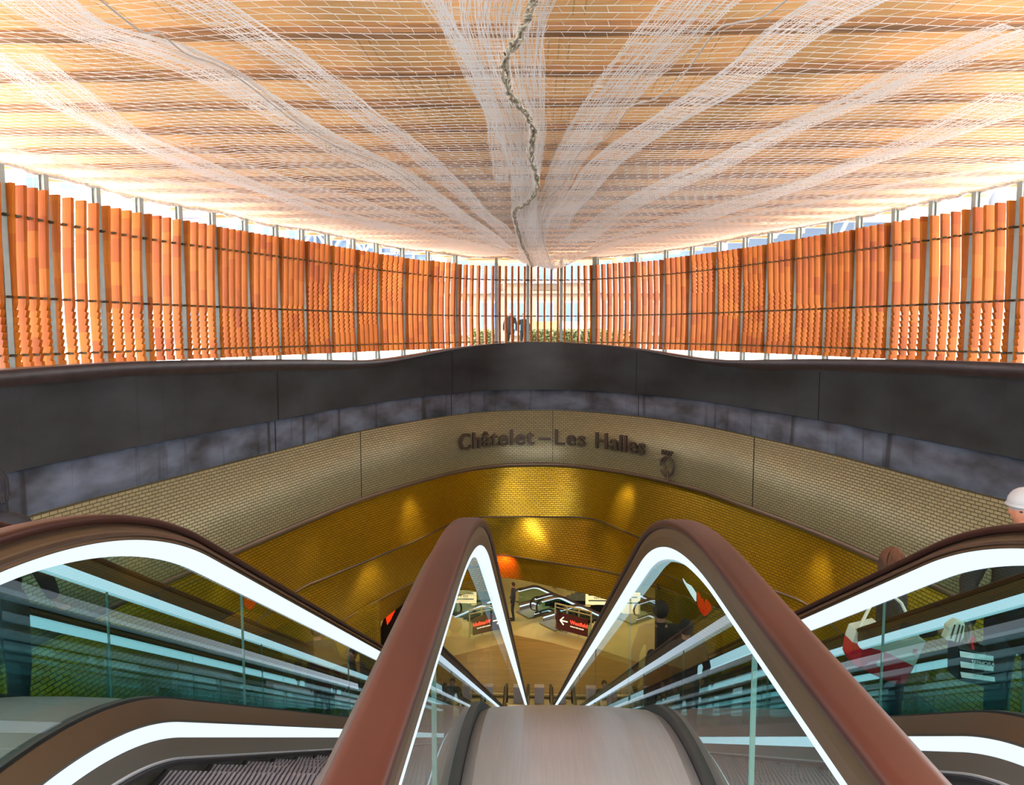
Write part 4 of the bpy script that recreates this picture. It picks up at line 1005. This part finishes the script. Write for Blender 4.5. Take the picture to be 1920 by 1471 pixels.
mb = MB(); mb.tube([aty(1824, 1216, Ys), aty(1822, 1206, Ys), aty(1826, 1193, Ys)], .007, 6); mb.build('red_ribbon', M['red_cloth'], SB)
CB = thing('cloth_pouch', (0, 0, 0), 0, 'cream folded cloth pouch hanging on a thin strap above the striped bag', 'pouch')
mb = MB(); Yc = 4.1
pl = [(1797, 1163), (1806, 1166), (1811, 1170), (1808, 1195), (1798, 1211), (1786, 1204), (1773, 1200), (1780, 1183), (1779, 1176), (1790, 1168)]; q = [aty(x, y, Yc) for x, y in pl]
mb.prism([(p.x, p.z) for p in q], lambda a, b, t: (a, t, b), Yc, Yc + .06); mb.build('pouch_body', M['cream'], CB, fix=True, bevel=.01)
for a_, b_ in (((1790, 1170), (1782, 1196)), ((1799, 1170), (1790, 1204)), ((1805, 1172), (1797, 1206))):
    mb = MB(); mb.bar(aty(*a_, Yc) + Vector((0, -.004, 0)), aty(*b_, Yc) + Vector((0, -.004, 0)), .006); mb.build('fold_line', M['skirt'], CB)
mb = MB(); mb.tube([aty(1808, 1166, Yc), aty(1826, 1138, Yc + .02), aty(1846, 1108, Yc + .05)], .004, 6); mb.build('strap', M['cream'], CB)

# ------------------------------------------------------------------ beyond the fence
M['stucco'] = plain('pale_stucco', (.22, .22, .25), .8, noise=.05); M['slate'] = plain('slate_roof', (.14, .155, .19), .6); M['pane'] = plain('window_pane', (.05, .08, .13), .25); M['iron'] = plain('balcony_iron', (.09, .10, .12), .5)
M['stone'] = plain('warm_stone', (.10, .075, .05), .8, noise=.2, nscale=.6)
def building(X0, X1, Y, z1, floors, bays, label, mat, zf=.62, roof=True, wh=1.7, ww=1.1, rz=0, arch=False):
    B_ = thing('apartment_building', ((X0 + X1) / 2, Y, zf), rz, label, 'building', 'buildings around the square'); w = X1 - X0; h = z1 - zf
    mb = MB(); mb.box(0, 3, h / 2, w, 6, h)
    for f_ in range(1, floors): mb.box(0, -.06, h * f_ / floors, w, .14, .16)
    mb.build('wall', mat, B_)
    if roof:
        mb = MB(); mb.prism([(0, h), (6, h), (4.6, h + 3), (1.3, h + 3)], lambda a, b, t: (t, a, b), -w / 2, w / 2); mb.build('mansard_roof', M['slate'], B_, fix=True)
    fm = MB(); fm.box(0, 0, wh / 2, ww, .10, wh); fm.box(0, 0, -.04, ww + .2, .3, .08); fme = fm.mesh('window'); fme.materials.append(M['stucco'])
    pm = MB(); pm.box(-ww * .235, -.052, wh / 2, ww * .40, .02, wh * .88); pm.box(ww * .235, -.052, wh / 2, ww * .40, .02, wh * .88); pme = pm.mesh('pane'); pme.materials.append(M['pane'])
    rm = MB()
    for k in range(9): rm.bar((-ww * .75 + ww * 1.5 * k / 8, -.35, 0), (-ww * .75 + ww * 1.5 * k / 8, -.35, .8), .02)
    rm.bar((-ww * .75, -.35, .8), (ww * .75, -.35, .8), .04); rm.box(0, -.18, -.05, ww * 1.5, .36, .08); rme = rm.mesh('balcony'); rme.materials.append(M['iron'])
    for f_ in range(floors):
        for b_ in range(bays):
            x = -w / 2 + w * (b_ + .5) / bays; z = h * f_ / floors + .7
            o = D.objects.new('window', fme); COL.objects.link(o); o.parent = B_; o.location = (x, -.02, z); c = D.objects.new('pane', pme); COL.objects.link(c); c.parent = o
            if (b_ + f_) % 2 == 0 and f_ > 0: o = D.objects.new('balcony', rme); COL.objects.link(o); o.parent = B_; o.location = (x, 0, z - .05)
    return B_
building(-42, -25, 44, 15, 5, 8, 'pale apartment building with iron balconies, seen above the left fence', M['stucco'])
building(-24.3, -15.5, 50, 12.2, 4, 5, 'white block between the balconied building and the steel framed one', M['stucco'], roof=False)
building(-6, 9, 49, 11, 3, 8, 'warm stone facade seen through the slats in the middle', M['stone'], roof=False, wh=2.2, ww=1.2)
SF = thing('steel_frame_building', (-11, 47, .62), 0, 'glass building with a dark braced steel frame above the left middle fence', 'building')
mb = MB(); mb.box(0, 2, 4.6, 8.5, 3.5, 9.2); mb.build('glass_body', M['pane'], SF)
for k in range(9):
    mb = MB(); x = -4.2 + 8.4 * k / 8; mb.bar((x, -.1, 0), (x, -.1, 9.4), .14); mb.build('mullion', M['stucco'] if k % 2 else M['iron'], SF)
for k in range(6):
    mb = MB(); mb.bar((-4.3, -.15, 1.6 * k + 1), (4.3, -.15, 1.6 * k + 1), .12); mb.build('transom', M['iron'], SF)
for k in range(4):
    mb = MB(); x = -4.2 + 2.1 * k; mb.bar((x, -.25, 5.8), (x + 2.1, -.25, 9), .14); mb.bar((x, -.25, 9), (x + 2.1, -.25, 5.8), .14); mb.build('brace', M['stucco'], SF)
# big pale roof on the right with raking struts
RF = thing('market_roof', (22, 40, 8), 0, 'huge pale roof edge with raking struts above the right fence', 'roof')
mb = MB(); mb.prism([(-13, 2.9), (16, 5.0), (16, 2.2), (-13, .5)], lambda a, b, t: (a, t, b), -2, 14); mb.build('roof_slab', plain('roof_white', (.24, .22, .20), .6), RF, fix=True)
mb = MB(); mb.box(-8, 6, -1.2, 15, .4, 2.6); mb.build('glazing_band', M['pane'], RF)
for k in range(8):
    mb = MB(); x = -13 + 3.2 * k; mb.bar((x, -1.8, -1.6), (x + 1.4, -1.8, 1.4), .16); mb.build('strut', M['iron'], RF)
for k in range(4):
    mb = MB(); x = -12 + 7 * k; mb.tube([(x, 0, -7.4), (x, 0, 1.4)], .22, 10); mb.build('column', M['iron'], RF, smooth=True)
DB = thing('dark_kiosk', (-.5, 36, .62), 0, 'dark steel beam and lintel glimpsed at the tip of the net', 'beam')
for bx_, bw_ in ((-3.6, 4.2), (5.1, 3.4)):
    mb = MB(); mb.box(bx_, 0, 3.02, bw_, .5, .55); mb.build('lintel', M['iron'], DB)
for x in (-5.5, -1.7, 3.6, 6.6):
    mb = MB(); mb.bar((x, 0, 0), (x, 0, 3), .18); mb.build('upright', M['iron'], DB)
# awnings and hedges
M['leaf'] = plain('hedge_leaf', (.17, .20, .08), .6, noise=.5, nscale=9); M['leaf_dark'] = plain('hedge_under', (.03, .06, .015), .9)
HD = []
def hedge(X, Y, w, lab):
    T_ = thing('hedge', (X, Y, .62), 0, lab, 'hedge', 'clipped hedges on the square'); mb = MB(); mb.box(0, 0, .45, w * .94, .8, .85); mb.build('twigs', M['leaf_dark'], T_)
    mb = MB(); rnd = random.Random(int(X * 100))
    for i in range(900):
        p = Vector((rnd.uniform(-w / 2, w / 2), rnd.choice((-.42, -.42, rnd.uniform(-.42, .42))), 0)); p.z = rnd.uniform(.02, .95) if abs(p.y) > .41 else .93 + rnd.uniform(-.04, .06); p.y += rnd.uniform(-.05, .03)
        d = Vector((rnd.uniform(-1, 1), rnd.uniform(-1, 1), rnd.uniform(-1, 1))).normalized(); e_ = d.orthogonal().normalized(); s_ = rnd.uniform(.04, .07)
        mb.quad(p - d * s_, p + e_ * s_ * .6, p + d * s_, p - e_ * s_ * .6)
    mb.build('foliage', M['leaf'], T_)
for i, (x, lab) in enumerate(((905, 'leafy hedge left of the two distant people'), (1010, 'leafy hedge just right of the distant people'), (1062, 'leafy hedge in the middle behind the slats'), (1114, 'leafy hedge behind the thick central post'), (1166, 'leafy hedge at the right end of the row'))):
    p = aty(x, 620, 33.5); hedge(p.x, 33.5, 1.24, lab)
for x, c, lab in ((1015, (.2, .08, .02), 'orange shop awning behind the slats'), (1085, (.2, .19, .18), 'white shop awning right of the orange one')):
    p = aty(x, 600, 47.3); T_ = thing('awning', (p.x, 47.3, 1.2), 0, lab, 'awning', 'shop awnings'); mb = MB(); mb.prism([(0, 0), (1.7, .9), (1.7, 1.0), (0, .1)], lambda a, b, t: (t, a, b), -1.1, 1.1); mb.build('cover', cloth('awning_cloth', c), T_, fix=True)
    for sx in (-1, 1): mb = MB(); mb.bar((sx, .05, .05), (sx, 1.7, -.3), .05); mb.build('arm', M['iron'], T_)
